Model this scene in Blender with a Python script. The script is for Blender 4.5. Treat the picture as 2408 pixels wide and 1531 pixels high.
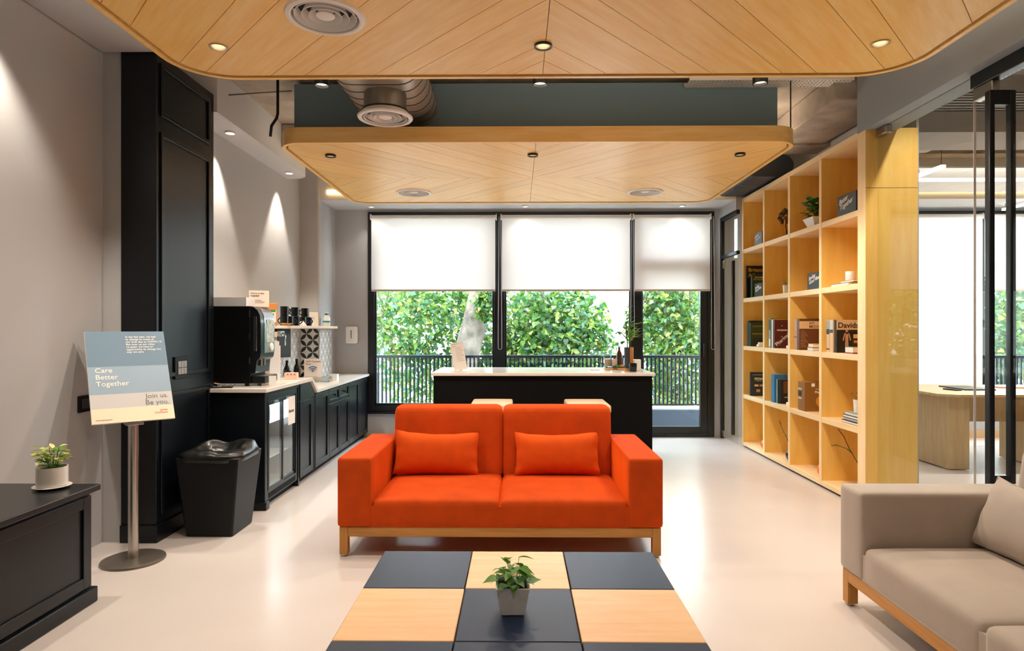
import bpy, bmesh, math, random
from mathutils import Vector, Matrix, Euler

random.seed(7)
for _o in list(bpy.data.objects):
    bpy.data.objects.remove(_o, do_unlink=True)
scene = bpy.context.scene
COL = scene.collection
PI = math.pi

# ------------------------------------------------------------------ camera
F_PX, EYE = 1500.0, 1.35
cam_d = bpy.data.cameras.new('camera')
cam_d.sensor_width = 36.0
cam_d.lens = F_PX / 2408.0 * 36.0
cam_d.shift_x = 5.0 / 2408.0
cam_d.shift_y = 6.5 / 2408.0
cam_d.clip_start = 0.02
cam_d.clip_end = 300
cam = bpy.data.objects.new('camera', cam_d)
cam.location = (0, 0, EYE)
cam.rotation_euler = (PI / 2, 0, 0.012)
COL.objects.link(cam)
scene.camera = cam

# ------------------------------------------------------------------ world, sun, exposure
world = bpy.data.worlds.new('sky')
scene.world = world
world.use_nodes = True
bg = world.node_tree.nodes['Background']
bg.inputs['Color'].default_value = (0.82, 0.92, 1.0, 1)
bg.inputs['Strength'].default_value = 14.0
sun_d = bpy.data.lights.new('sun', 'SUN')
sun_d.energy = 4.0
sun_d.angle = math.radians(4)
sun_d.color = (1.0, 0.96, 0.88)
sun = bpy.data.objects.new('sun', sun_d)
sun.rotation_euler = Euler((math.radians(38), 0, math.radians(-28)))
COL.objects.link(sun)

vs = scene.view_settings
scene.display_settings.display_device = 'sRGB'
vs.view_transform = 'Standard'
vs.look = 'None'
vs.exposure = 0.08
vs.gamma = 1.0
vs.use_curve_mapping = False
cy = scene.cycles
cy.use_denoising = True
cy.max_bounces = 10
cy.diffuse_bounces = 5
cy.glossy_bounces = 4
cy.transmission_bounces = 6
cy.transparent_max_bounces = 12
cy.sample_clamp_indirect = 6.0
cy.caustics_reflective = False
cy.caustics_refractive = False

WARM = (1.0, 0.88, 0.73)
NEUT = (1.0, 0.90, 0.80)

# ------------------------------------------------------------------ materials
def lin(h):
    h = h.lstrip('#')
    out = []
    for i in (0, 2, 4):
        c = int(h[i:i + 2], 16) / 255.0
        out.append(c / 12.92 if c <= 0.04045 else ((c + 0.055) / 1.055) ** 2.4)
    return tuple(out)

class _Mats(dict):
    def __missing__(self, k):          # named before it is described: filled in when mat() comes
        m = bpy.data.materials.new(k)
        PENDING.add(k)
        self[k] = m
        return m
PENDING = set()
MATS = _Mats()
def mat(name, hexc, rough=0.5, metal=0.0, bump=None, var=None, sheen=0.0, coat=0.0, emit=None, spec=0.5, stretch=None):
    if name in MATS and name not in PENDING:
        return MATS[name]
    m = MATS[name]
    PENDING.discard(name)
    m.use_nodes = True
    nt = m.node_tree
    b = nt.nodes['Principled BSDF']
    c = lin(hexc)
    b.inputs['Base Color'].default_value = (*c, 1)
    b.inputs['Roughness'].default_value = rough
    b.inputs['Metallic'].default_value = metal
    b.inputs['Specular IOR Level'].default_value = spec
    if sheen:
        b.inputs['Sheen Weight'].default_value = sheen
        b.inputs['Sheen Roughness'].default_value = 0.35
        b.inputs['Sheen Tint'].default_value = (*[min(1, x * 2.2) for x in c], 1)
    if coat:
        b.inputs['Coat Weight'].default_value = coat
        b.inputs['Coat Roughness'].default_value = 0.12
    if emit:
        b.inputs['Emission Color'].default_value = (*emit[0], 1)
        b.inputs['Emission Strength'].default_value = emit[1]
    tc = None
    def coords():
        nonlocal tc
        if tc is None:
            t = nt.nodes.new('ShaderNodeTexCoord')
            mp = nt.nodes.new('ShaderNodeMapping')
            nt.links.new(t.outputs['Object'], mp.inputs['Vector'])
            if stretch:
                mp.inputs['Scale'].default_value = stretch
            tc = mp
        return tc.outputs['Vector']
    if var:
        n = nt.nodes.new('ShaderNodeTexNoise')
        n.inputs['Scale'].default_value = var[0]
        n.inputs['Detail'].default_value = 5
        nt.links.new(coords(), n.inputs['Vector'])
        r = nt.nodes.new('ShaderNodeValToRGB')
        k = var[1]
        r.color_ramp.elements[0].position = 0.3
        r.color_ramp.elements[1].position = 0.7
        r.color_ramp.elements[0].color = (*[x * (1 - k) for x in c], 1)
        r.color_ramp.elements[1].color = (*[min(1, x * (1 + k)) for x in c], 1)
        nt.links.new(n.outputs['Fac'], r.inputs['Fac'])
        nt.links.new(r.outputs['Color'], b.inputs['Base Color'])
    if bump:
        n = nt.nodes.new('ShaderNodeTexNoise')
        n.inputs['Scale'].default_value = bump[0]
        n.inputs['Detail'].default_value = 3
        nt.links.new(coords(), n.inputs['Vector'])
        bp = nt.nodes.new('ShaderNodeBump')
        bp.inputs['Strength'].default_value = bump[1]
        bp.inputs['Distance'].default_value = 0.01
        nt.links.new(n.outputs['Fac'], bp.inputs['Height'])
        nt.links.new(bp.outputs['Normal'], b.inputs['Normal'])
    MATS[name] = m
    return m

def wood(name, c1, c2, rough=0.4, stretch=(2.0, 22.0, 22.0), tint=0.10, coat=0.0):
    """Grain runs along local x; each object gets a slightly different tint."""
    m = bpy.data.materials.new(name)
    m.use_nodes = True
    nt = m.node_tree
    b = nt.nodes['Principled BSDF']
    b.inputs['Roughness'].default_value = rough
    if coat:
        b.inputs['Coat Weight'].default_value = coat
        b.inputs['Coat Roughness'].default_value = 0.15
    t = nt.nodes.new('ShaderNodeTexCoord')
    oi = nt.nodes.new('ShaderNodeObjectInfo')
    add = nt.nodes.new('ShaderNodeVectorMath'); add.operation = 'MULTIPLY_ADD'
    cmb = nt.nodes.new('ShaderNodeCombineXYZ')
    for k in range(3):
        nt.links.new(oi.outputs['Random'], cmb.inputs[k])
    nt.links.new(cmb.outputs[0], add.inputs[0])
    add.inputs[1].default_value = (7.0, 3.0, 5.0)
    nt.links.new(t.outputs['Object'], add.inputs[2])
    mp = nt.nodes.new('ShaderNodeMapping')
    mp.inputs['Scale'].default_value = stretch
    nt.links.new(add.outputs[0], mp.inputs['Vector'])
    n = nt.nodes.new('ShaderNodeTexNoise')
    n.inputs['Scale'].default_value = 1.6
    n.inputs['Detail'].default_value = 6
    n.inputs['Roughness'].default_value = 0.6
    nt.links.new(mp.outputs[0], n.inputs['Vector'])
    r = nt.nodes.new('ShaderNodeValToRGB')
    r.color_ramp.elements[0].position = 0.28
    r.color_ramp.elements[1].position = 0.72
    r.color_ramp.elements[0].color = (*lin(c1), 1)
    r.color_ramp.elements[1].color = (*lin(c2), 1)
    nt.links.new(n.outputs['Fac'], r.inputs['Fac'])
    hsv = nt.nodes.new('ShaderNodeHueSaturation')
    mr = nt.nodes.new('ShaderNodeMapRange')
    mr.inputs['To Min'].default_value = 1 - tint
    mr.inputs['To Max'].default_value = 1 + tint
    nt.links.new(oi.outputs['Random'], mr.inputs['Value'])
    nt.links.new(mr.outputs[0], hsv.inputs['Value'])
    nt.links.new(r.outputs[0], hsv.inputs['Color'])
    nt.links.new(hsv.outputs[0], b.inputs['Base Color'])
    MATS[name] = m
    return m

def glass_mat(name, tint='#ffffff', gloss=1.0, rough=0.0):
    m = bpy.data.materials.new(name)
    m.use_nodes = True
    nt = m.node_tree
    for n in list(nt.nodes):
        nt.nodes.remove(n)
    out = nt.nodes.new('ShaderNodeOutputMaterial')
    tr = nt.nodes.new('ShaderNodeBsdfTransparent')
    tr.inputs['Color'].default_value = (*lin(tint), 1)
    gl = nt.nodes.new('ShaderNodeBsdfGlossy')
    gl.inputs['Roughness'].default_value = rough
    fr = nt.nodes.new('ShaderNodeFresnel')
    ge = nt.nodes.new('ShaderNodeNewGeometry')
    io = nt.nodes.new('ShaderNodeMapRange')
    io.inputs['To Min'].default_value = 1.45
    io.inputs['To Max'].default_value = 1 / 1.45
    nt.links.new(ge.outputs['Backfacing'], io.inputs['Value'])
    nt.links.new(io.outputs[0], fr.inputs['IOR'])
    mu = nt.nodes.new('ShaderNodeMath'); mu.operation = 'MULTIPLY'
    mu.inputs[1].default_value = gloss
    mx = nt.nodes.new('ShaderNodeMixShader')
    nt.links.new(fr.outputs[0], mu.inputs[0])
    nt.links.new(mu.outputs[0], mx.inputs[0])
    nt.links.new(tr.outputs[0], mx.inputs[1])
    nt.links.new(gl.outputs[0], mx.inputs[2])
    nt.links.new(mx.outputs[0], out.inputs['Surface'])
    MATS[name] = m
    return m

def blind_mat(name, hexc, trans):
    m = bpy.data.materials.new(name)
    m.use_nodes = True
    nt = m.node_tree
    for n in list(nt.nodes):
        nt.nodes.remove(n)
    out = nt.nodes.new('ShaderNodeOutputMaterial')
    d = nt.nodes.new('ShaderNodeBsdfDiffuse')
    t = nt.nodes.new('ShaderNodeBsdfTranslucent')
    c = (*lin(hexc), 1)
    d.inputs['Color'].default_value = c
    t.inputs['Color'].default_value = c
    mx = nt.nodes.new('ShaderNodeMixShader')
    mx.inputs[0].default_value = trans
    nt.links.new(d.outputs[0], mx.inputs[1])
    nt.links.new(t.outputs[0], mx.inputs[2])
    nt.links.new(mx.outputs[0], out.inputs['Surface'])
    MATS[name] = m
    return m

def leaf_mat(name, cols, trans=0.35, rough=0.45):
    """cols: list of hex; each leaf picks one by its own island / object."""
    m = bpy.data.materials.new(name)
    m.use_nodes = True
    nt = m.node_tree
    b = nt.nodes['Principled BSDF']
    out = nt.nodes['Material Output']
    b.inputs['Roughness'].default_value = rough
    g = nt.nodes.new('ShaderNodeNewGeometry')
    oi = nt.nodes.new('ShaderNodeObjectInfo')
    ad = nt.nodes.new('ShaderNodeMath'); ad.operation = 'ADD'
    fr = nt.nodes.new('ShaderNodeMath'); fr.operation = 'FRACT'
    nt.links.new(g.outputs['Random Per Island'], ad.inputs[0])
    nt.links.new(oi.outputs['Random'], ad.inputs[1])
    nt.links.new(ad.outputs[0], fr.inputs[0])
    r = nt.nodes.new('ShaderNodeValToRGB')
    e = r.color_ramp.elements
    while len(e) < len(cols):
        e.new(0.5)
    for i, c in enumerate(cols):
        e[i].position = i / (len(cols) - 1)
        e[i].color = (*lin(c), 1)
    nt.links.new(fr.outputs[0], r.inputs['Fac'])
    nt.links.new(r.outputs[0], b.inputs['Base Color'])
    t = nt.nodes.new('ShaderNodeBsdfTranslucent')
    nt.links.new(r.outputs[0], t.inputs['Color'])
    mx = nt.nodes.new('ShaderNodeMixShader')
    mx.inputs[0].default_value = trans
    nt.links.new(b.outputs[0], mx.inputs[1])
    nt.links.new(t.outputs[0], mx.inputs[2])
    nt.links.new(mx.outputs[0], out.inputs['Surface'])
    MATS[name] = m
    return m

M = MATS
mat('wall', '#b6b6b8', 0.85, bump=(60, 0.03))
mat('soffit', '#d0d1d3', 0.8)
mat('grey_beam', '#90999f', 0.7)
mat('dark_beam', '#77909c', 0.6)
mat('concrete', '#a89c90', 0.9, bump=(14, 0.6), var=(4, 0.25))
mat('floor', '#ccc4c0', 0.24, var=(1.3, 0.04), spec=0.5)
mat('black', '#0d1116', 0.38)
mat('black_paint', '#090e14', 0.34, spec=0.35)
mat('black_top', '#131619', 0.3)
mat('black_matte', '#030406', 0.6, spec=0.15)
mat('black_metal', '#0c1218', 0.35)
mat('black_plastic', '#06080a', 0.5, spec=0.3)
mat('bag', '#0e0f10', 0.3, bump=(18, 0.5))
mat('white_metal', '#efece8', 0.45)
mat('vent_dark', '#2b3138', 0.7)
mat('white', '#ece9e4', 0.5)
mat('white_gloss', '#f0eeea', 0.18)
mat('ceramic', '#eceeee', 0.35, bump=(40, 0.15), var=(30, 0.06))
mat('stone_top', '#e6dfd8', 0.16)
mat('paper', '#efe9e2', 0.7)
mat('steel', '#b8b2aa', 0.28, metal=1.0)
mat('duct_metal', '#c2b9ad', 0.36, metal=0.55, bump=(5, 0.15))
mat('duct_seam', '#6a645c', 0.5, metal=1.0)
mat('chrome', '#cfd2d4', 0.12, metal=1.0)
mat('orange', '#bd4306', 0.85, sheen=0.8, var=(9, 0.10), bump=(500, 0.08), spec=0.2)
mat('orange_pillow', '#cc4c08', 0.85, sheen=0.8, var=(12, 0.08), bump=(500, 0.1), spec=0.2)
mat('taupe', '#ada298', 0.9, sheen=0.5, var=(8, 0.04), bump=(600, 0.08), spec=0.2)
mat('stool_seat', '#d9bfa0', 0.7)
mat('soil', '#2a1f16', 0.95, bump=(80, 0.8))
mat('pebble', '#c9c6be', 0.7)
mat('bark', '#5f564c', 0.95, var=(5, 0.6), bump=(20, 0.8))
mat('bark_dark', '#4a3d31', 0.95, var=(10, 0.3), bump=(30, 0.6))
mat('twig', '#4a3524', 0.9)
mat('bronze', '#5a3f1e', 0.45, metal=0.6)
mat('outside_wall', '#d9d6d0', 0.9)
mat('outside_floor', '#6b7784', 0.8)
mat('print_black', '#1a1a1c', 0.7)
mat('print_grey', '#6d7072', 0.7)
mat('print_white', '#f3efe8', 0.7)
mat('print_gold', '#d9a419', 0.6)
mat('print_blue', '#2166b0', 0.6)
mat('print_red', '#c2503f', 0.6)
mat('lens', '#fff3e0', 0.4, emit=((1.0, 0.84, 0.64), 4.0))
mat('lens_white', '#fff6ea', 0.4, emit=((1.0, 0.88, 0.74), 4.0))
mat('led_warm', '#ffd9a0', 0.5, emit=((1.0, 0.62, 0.22), 5.0))
mat('led_white', '#ffffff', 0.5, emit=((1.0, 0.95, 0.9), 3.0))
mat('led_cool', '#ffffff', 0.5, emit=((0.85, 0.93, 1.0), 22.0))
wood('maple', '#efbb62', '#f8d38c', 0.36, (1.6, 16.0, 16.0), 0.05)
wood('maple_case', '#eaba5a', '#f4cf78', 0.42, (10.0, 10.0, 1.2), 0.02)
wood('maple_shelf', '#ecc88e', '#f5dcb2', 0.42, (10.0, 1.2, 10.0), 0.03)
wood('oak', '#a9702a', '#c68d42', 0.45, (2.0, 40.0, 40.0), 0.04)
wood('table_wood', '#b89a6c', '#cbb083', 0.4, (14.0, 14.0, 1.5), 0.03)
wood('tile_maple', '#e0ad74', '#edc495', 0.4, (2.0, 18.0, 18.0), 0.03)
mat('tile_black', '#12161a', 0.38, spec=0.35)
mat('tile_navy', '#142440', 0.38, spec=0.3)
glass_mat('glass', '#f4f8f8', 0.9)
glass_mat('glass_part', '#fafcfb', 0.55)
glass_mat('glass_clear', '#f8fbfb', 1.0, 0.02)
blind_mat('blind', '#f8f4f2', 0.47)
leaf_mat('leaf_tree', ['#26561f', '#3f7426', '#6d8c2c', '#2f6636', '#56786a', '#a3ac4c', '#1f4a2c'], 0.4)
leaf_mat('leaf_dark', ['#1d342a', '#284438', '#3a544c', '#182c24'], 0.25)
leaf_mat('leaf_green', ['#4f8a2a', '#6fa336', '#3d7a30', '#86b04a'], 0.3)
leaf_mat('leaf_lime', ['#d8d06a', '#a9bf3c', '#ece3a6', '#8fae35', '#f2e9b4'], 0.3)
leaf_mat('leaf_deep', ['#1f5a2a', '#2e6e2e', '#3f7f36'], 0.25)
leaf_mat('leaf_blade', ['#5f9a3c', '#8fb83c', '#3f7a44', '#c2c93f'], 0.3)

# ------------------------------------------------------------------ mesh helpers
def nb():
    return bmesh.new()

def box(bm, x0, x1, y0, y1, z0, z1):
    v = [bm.verts.new(p) for p in ((x0, y0, z0), (x1, y0, z0), (x1, y1, z0), (x0, y1, z0),
                                   (x0, y0, z1), (x1, y0, z1), (x1, y1, z1), (x0, y1, z1))]
    for f in ((0, 3, 2, 1), (4, 5, 6, 7), (0, 1, 5, 4), (1, 2, 6, 5), (2, 3, 7, 6), (3, 0, 4, 7)):
        bm.faces.new([v[i] for i in f])
    return v

def prism(bm, poly, z0, z1, axis='z'):
    """Extrude a 2D polygon. axis z: (x,y); axis y: (x,z); axis x: (y,z)."""
    def P(a, b, c):
        return {'z': (a, b, c), 'y': (a, c, b), 'x': (c, a, b)}[axis]
    lo = [bm.verts.new(P(a, b, z0)) for a, b in poly]
    hi = [bm.verts.new(P(a, b, z1)) for a, b in poly]
    n = len(poly)
    bm.faces.new(lo[::-1]); bm.faces.new(hi)
    for i in range(n):
        bm.faces.new((lo[i], lo[(i + 1) % n], hi[(i + 1) % n], hi[i]))

def lathe(bm, prof, seg=32, c=(0, 0, 0), cap=True):
    """prof: list of (r, z) from bottom to top."""
    rings = []
    for r, z in prof:
        if r < 1e-6:
            rings.append([bm.verts.new((c[0], c[1], c[2] + z))])
        else:
            rings.append([bm.verts.new((c[0] + r * math.cos(2 * PI * k / seg), c[1] + r * math.sin(2 * PI * k / seg), c[2] + z)) for k in range(seg)])
    for a, b in zip(rings, rings[1:]):
        for k in range(seg):
            k2 = (k + 1) % seg
            if len(a) == 1 and len(b) == 1:
                continue
            if len(a) == 1:
                bm.faces.new((a[0], b[k2], b[k]))
            elif len(b) == 1:
                bm.faces.new((a[k], a[k2], b[0]))
            else:
                bm.faces.new((a[k], a[k2], b[k2], b[k]))
    if cap:
        if len(rings[0]) > 1:
            bm.faces.new(rings[0][::-1])
        if len(rings[-1]) > 1:
            bm.faces.new(rings[-1])

def ring(bm, r0, r1, z0, z1, seg=40, c=(0, 0, 0)):
    prof = [(r0, z0), (r1, z0), (r1, z1), (r0, z1)]
    R = [[bm.verts.new((c[0] + r * math.cos(2 * PI * k / seg), c[1] + r * math.sin(2 * PI * k / seg), c[2] + z)) for k in range(seg)] for r, z in prof]
    for i in range(4):
        a, b = R[i], R[(i + 1) % 4]
        for k in range(seg):
            k2 = (k + 1) % seg
            bm.faces.new((a[k], a[k2], b[k2], b[k]))

def tube(bm, pts, r, seg=8, taper=None, cap=True):
    pts = [Vector(p) for p in pts]
    rings = []
    prev = None
    for i, p in enumerate(pts):
        t = (pts[min(i + 1, len(pts) - 1)] - pts[max(i - 1, 0)]).normalized()
        if prev is None:
            u = t.orthogonal().normalized()
        else:
            u = (prev - t * prev.dot(t))
            u = u.normalized() if u.length > 1e-6 else t.orthogonal().normalized()
        prev = u
        w = t.cross(u)
        rr = taper[i] if taper else r
        rings.append([bm.verts.new(p + (u * math.cos(2 * PI * k / seg) + w * math.sin(2 * PI * k / seg)) * rr) for k in range(seg)])
    for a, b in zip(rings, rings[1:]):
        for k in range(seg):
            k2 = (k + 1) % seg
            bm.faces.new((a[k], a[k2], b[k2], b[k]))
    if cap:
        bm.faces.new(rings[0][::-1]); bm.faces.new(rings[-1])

def soft_box(bm, x0, x1, y0, y1, z0, z1, r, n=(10, 10, 6), crown=0.0, rx=None, fn=None):
    """Subdivided box with round edges; crown lifts the middle of the top; fn reshapes (x,y,z)."""
    start = len(bm.verts)
    cx, cy_, cz = (x0 + x1) / 2, (y0 + y1) / 2, (z0 + z1) / 2
    hx, hy, hz = (x1 - x0) / 2, (y1 - y0) / 2, (z1 - z0) / 2
    verts = {}
    def lev(h, k):
        a = [-h, -h + r * 0.35, -h + r]
        mid = [-h + r + (2 * h - 2 * r) * i / k for i in range(1, k)]
        return a + mid + [h - r, h - r * 0.35, h]
    L = [lev(hx, n[0]), lev(hy, n[1]), lev(hz, n[2])]
    def V(i, j, k):
        key = (i, j, k)
        if key not in verts:
            p = Vector((L[0][i], L[1][j], L[2][k]))
            q = Vector((max(-hx + r, min(hx - r, p.x)), max(-hy + r, min(hy - r, p.y)), max(-hz + r, min(hz - r, p.z))))
            d = p - q
            if d.length > 1e-9:
                p = q + d.normalized() * r
            if crown and p.z > 0:
                p.z += crown * max(0, 1 - (p.x / hx) ** 4) * max(0, 1 - (p.y / hy) ** 4) * (p.z / hz)
            p = Vector((p.x + cx, p.y + cy_, p.z + cz))
            if fn:
                p = Vector(fn(p.x, p.y, p.z))
            verts[key] = bm.verts.new(p)
        return verts[key]
    A, B, C = (len(l) - 1 for l in L)
    for i in range(A):
        for j in range(B):
            bm.faces.new((V(i, j, 0), V(i, j + 1, 0), V(i + 1, j + 1, 0), V(i + 1, j, 0)))
            bm.faces.new((V(i, j, C), V(i + 1, j, C), V(i + 1, j + 1, C), V(i, j + 1, C)))
    for i in range(A):
        for k in range(C):
            bm.faces.new((V(i, 0, k), V(i + 1, 0, k), V(i + 1, 0, k + 1), V(i, 0, k + 1)))
            bm.faces.new((V(i, B, k), V(i, B, k + 1), V(i + 1, B, k + 1), V(i + 1, B, k)))
    for j in range(B):
        for k in range(C):
            bm.faces.new((V(0, j, k), V(0, j, k + 1), V(0, j + 1, k + 1), V(0, j + 1, k)))
            bm.faces.new((V(A, j, k), V(A, j + 1, k), V(A, j + 1, k + 1), V(A, j, k + 1)))

def obj(name, bm, m, parent=None, smooth=False, bevel=0.0, seg=2, rot=None, loc=None):
    me = bpy.data.meshes.new(name)
    bmesh.ops.recalc_face_normals(bm, faces=bm.faces[:])
    bm.to_mesh(me); bm.free()
    me.materials.append(MATS[m] if isinstance(m, str) else m)
    o = bpy.data.objects.new(name, me)
    COL.objects.link(o)
    if smooth:
        for p in me.polygons:
            p.use_smooth = True
    if bevel:
        b = o.modifiers.new('bevel', 'BEVEL')
        b.width = bevel; b.segments = seg; b.limit_method = 'ANGLE'
        b.angle_limit = math.radians(40)
    if smooth == 'auto' or bevel:
        for p in me.polygons:
            p.use_smooth = True
        try:
            me.set_sharp_from_angle(angle=math.radians(38))
        except Exception:
            pass
    if rot:
        o.rotation_euler = rot
    if loc:
        o.location = loc
    if parent:
        o.parent = parent
    return o

def bx(name, x0, x1, y0, y1, z0, z1, m, parent=None, bevel=0.0, **k):
    b = nb(); box(b, x0, x1, y0, y1, z0, z1)
    return obj(name, b, m, parent, bevel=bevel, **k)

def thing(name, label, cat, loc=(0, 0, 0), rotz=0.0, group=None, kind=None):
    o = bpy.data.objects.new(name, None)
    COL.objects.link(o)
    o.location = loc
    o.rotation_euler = (0, 0, rotz)
    o['label'] = label
    if cat:
        o['category'] = cat
    if group:
        o['group'] = group
    if kind:
        o['kind'] = kind
    o.empty_display_size = 0.1
    return o

def tag(o, label, cat, group=None, kind=None):
    o['label'] = label
    if cat:
        o['category'] = cat
    if group:
        o['group'] = group
    if kind:
        o['kind'] = kind
    return o

def struct(o, label=None):
    o['kind'] = 'structure'
    if label:
        o['label'] = label
    return o

def rebase(root, loc):
    """Children were modelled in world coordinates: put the empty at the base point instead."""
    loc = Vector(loc)
    root.location = loc
    for c in root.children:
        c.location = c.location - loc

def dup(root, loc, rotz=None, label=None, group=None):
    r = root.copy(); COL.objects.link(r)
    r.location = loc
    if rotz is not None:
        r.rotation_euler = (0, 0, rotz)
    if label: r['label'] = label
    if group: r['group'] = group
    for ch in list(root.children):
        c = ch.copy(); COL.objects.link(c); c.parent = r
        for g in list(ch.children):
            d = g.copy(); COL.objects.link(d); d.parent = c
    return r

def text(name, body, size, loc, rot, m, parent=None, align='LEFT', bold=0.0, shear=0.0, space=1.0, xs=1.0, leading=1.0):
    cu = bpy.data.curves.new(name, 'FONT')
    cu.body = body
    cu.size = size
    cu.align_x = align
    cu.offset = bold
    cu.shear = shear
    cu.space_character = space
    cu.space_line = leading
    cu.resolution_u = 3
    cu.extrude = 0.0002
    cu.materials.append(MATS[m])
    o = bpy.data.objects.new(name, cu)
    COL.objects.link(o)
    o.location = loc
    o.rotation_euler = rot
    o.scale = (xs, 1, 1)
    if parent:
        o.parent = parent
    return o

FRONT = (PI / 2, 0, 0)            # lettering seen from -y
ROOM_R = (PI / 2, 0, -PI / 2)     # lettering seen from -x (on things along the right wall)
ROOM_L = (PI / 2, 0, PI / 2)      # lettering seen from +x

def spot(name, loc, energy, angle=70, blend=0.5, color=WARM, radius=0.04, parent=None, rot=(0, 0, 0)):
    d = bpy.data.lights.new(name, 'SPOT')
    d.energy = energy
    d.spot_size = math.radians(angle)
    d.spot_blend = blend
    d.color = color
    d.shadow_soft_size = radius
    o = bpy.data.objects.new(name, d)
    COL.objects.link(o)
    o.location = loc
    o.rotation_euler = rot
    if parent:
        o.parent = parent
    return o

def clip(poly, a, b, c):
    out = []
    n = len(poly)
    for i in range(n):
        p, q = poly[i], poly[(i + 1) % n]
        dp, dq = a * p[0] + b * p[1] - c, a * q[0] + b * q[1] - c
        if dp <= 0:
            out.append(p)
        if (dp < 0 < dq) or (dq < 0 < dp):
            t = dp / (dp - dq)
            out.append((p[0] + t * (q[0] - p[0]), p[1] + t * (q[1] - p[1])))
    return out

def rrect(x0, x1, y0, y1, r, seg=10):
    pts = []
    for cx, cy_, a0 in ((x1 - r, y0 + r, -PI / 2), (x1 - r, y1 - r, 0), (x0 + r, y1 - r, PI / 2), (x0 + r, y0 + r, PI)):
        for k in range(seg + 1):
            a = a0 + PI / 2 * k / seg
            pts.append((cx + r * math.cos(a), cy_ + r * math.sin(a)))
    return pts

def frame_prism(bm, outer, inner, z0, z1):
    n = len(outer)
    A = [[bm.verts.new((x, y, z)) for x, y in P] for P, z in ((outer, z0), (outer, z1), (inner, z1), (inner, z0))]
    for i in range(4):
        a, b = A[i], A[(i + 1) % 4]
        for k in range(n):
            bm.faces.new((a[k], a[(k + 1) % n], b[(k + 1) % n], b[k]))
# ================================================================== SETTING
SLAB = 3.30
WY = 7.95           # window wall plane
b = nb(); box(b, -2.8, 9.2, -4.2, 8.1, -0.12, 0.0)
struct(obj('floor', b, 'floor'))
b = nb(); box(b, -2.8, 9.2, -4.2, 8.4, SLAB, SLAB + 0.2)
struct(obj('ceiling', b, 'concrete'))
b = nb(); prism(b, [(-2.8, -4.2), (-2.62, -4.2), (-2.62, 4.0), (-2.50, 4.0), (-2.50, 8.1), (-2.8, 8.1)], 0, SLAB)
struct(obj('wall_left', b, 'wall'))
b = nb(); box(b, -2.58, -2.28, 7.30, 8.02, 0, SLAB)
struct(obj('trim_1', b, 'wall', bevel=0.03, seg=4))
# window wall: solid pieces around the openings
b = nb()
box(b, -2.5, -1.87, WY, 8.1, 0, SLAB)
box(b, -1.87, 1.50, WY, 8.1, 0, 0.31)
box(b, -1.87, 2.44, WY, 8.1, 2.80, SLAB)
box(b, 2.44, 4.30, WY, 8.1, 0, SLAB)
box(b, 4.30, 8.60, WY, 8.1, 0, 0.30)
box(b, 4.30, 8.60, WY, 8.1, 2.80, SLAB)
box(b, 8.60, 9.2, WY, 8.1, 0, SLAB)
struct(obj('wall_back', b, 'wall'))
b = nb()
box(b, 2.50, 2.60, 7.33, WY, 2.71, SLAB)
box(b, 2.50, 2.60, 7.92, WY, 0, 2.71)
box(b, 2.954, 2.972, 4.76, 7.33, 0, SLAB)
struct(obj('wall_right', b, 'wall'))
b = nb(); box(b, 9.05, 9.2, -4.2, 8.1, 0, SLAB)
struct(obj('wall_far_right', b, 'wall'))
b = nb()
box(b, -2.8, 9.2, -4.2, -4.05, 0, SLAB)
struct(obj('wall_rear', b, 'wall'))
# soffits
b = nb(); box(b, -2.62, -1.98, -4.05, 3.985, 3.08, SLAB)
struct(obj('ceiling_soffit_left', b, 'wall', bevel=0.02))
b = nb()
prism(b, [(-2.50, 4.75), (-2.25, 4.75), (-2.25, 6.70), (-2.27, 6.80), (-2.34, 6.88), (-2.50, 6.90)], 2.97, SLAB)
struct(obj('ceiling_soffit_over_counter', b, 'soffit'))
b = nb(); box(b, -2.50, 9.05, 7.35, WY, 2.83, SLAB)
struct(obj('ceiling_soffit_back', b, 'soffit'))
b = nb(); box(b, 2.56, 2.80, -4.05, 4.84, 2.815, SLAB)
struct(obj('ceiling_beam_right', b, 'grey_beam'))
b = nb(); box(b, -1.757, 2.027, 5.0, 5.5, 2.86, SLAB - 0.03)
struct(obj('ceiling_beam', b, 'dark_beam'))
for x0, x1, y0, y1, z0 in ((-2.25, 9.0, 6.05, 6.35, 3.07), (2.42, 2.9, 4.9, 6.05, 3.09)):
    b = nb(); box(b, x0, x1, y0, y1, z0, SLAB)
    struct(obj('ceiling_rib', b, 'concrete', bevel=0.015))

# warm light strips tucked in front of the back soffit
def led(name, label, x0, x1, y0, y1, z0, z1, m, power, col, size, cat='light', rot=(0, 0, 0), group=None):
    root = thing(name, label, cat, group=group)
    bx('diffuser', x0, x1, y0, y1, z0, z1, m, root)
    if power:
        d = bpy.data.lights.new('lamp_light', 'AREA')
        d.shape = 'RECTANGLE'; d.size = size[0]; d.size_y = size[1]
        d.energy = power; d.color = col
        o = bpy.data.objects.new('lamp_light', d); COL.objects.link(o)
        o.location = ((x0 + x1) / 2, (y0 + y1) / 2, z0 - 0.004); o.rotation_euler = rot
        o.parent = root
    rebase(root, ((x0 + x1) / 2, (y0 + y1) / 2, z0))
    return root
led('led_strip', 'warm glowing light strip along the window soffit', -2.2, 2.45, 7.325, 7.349, 2.90, 2.945, 'led_warm', 0, None, None)
led('led_strip', 'warm glowing light strip above the meeting room window', 3.1, 9.0, 7.325, 7.349, 2.90, 2.945, 'led_warm', 0, None, None)

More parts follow.
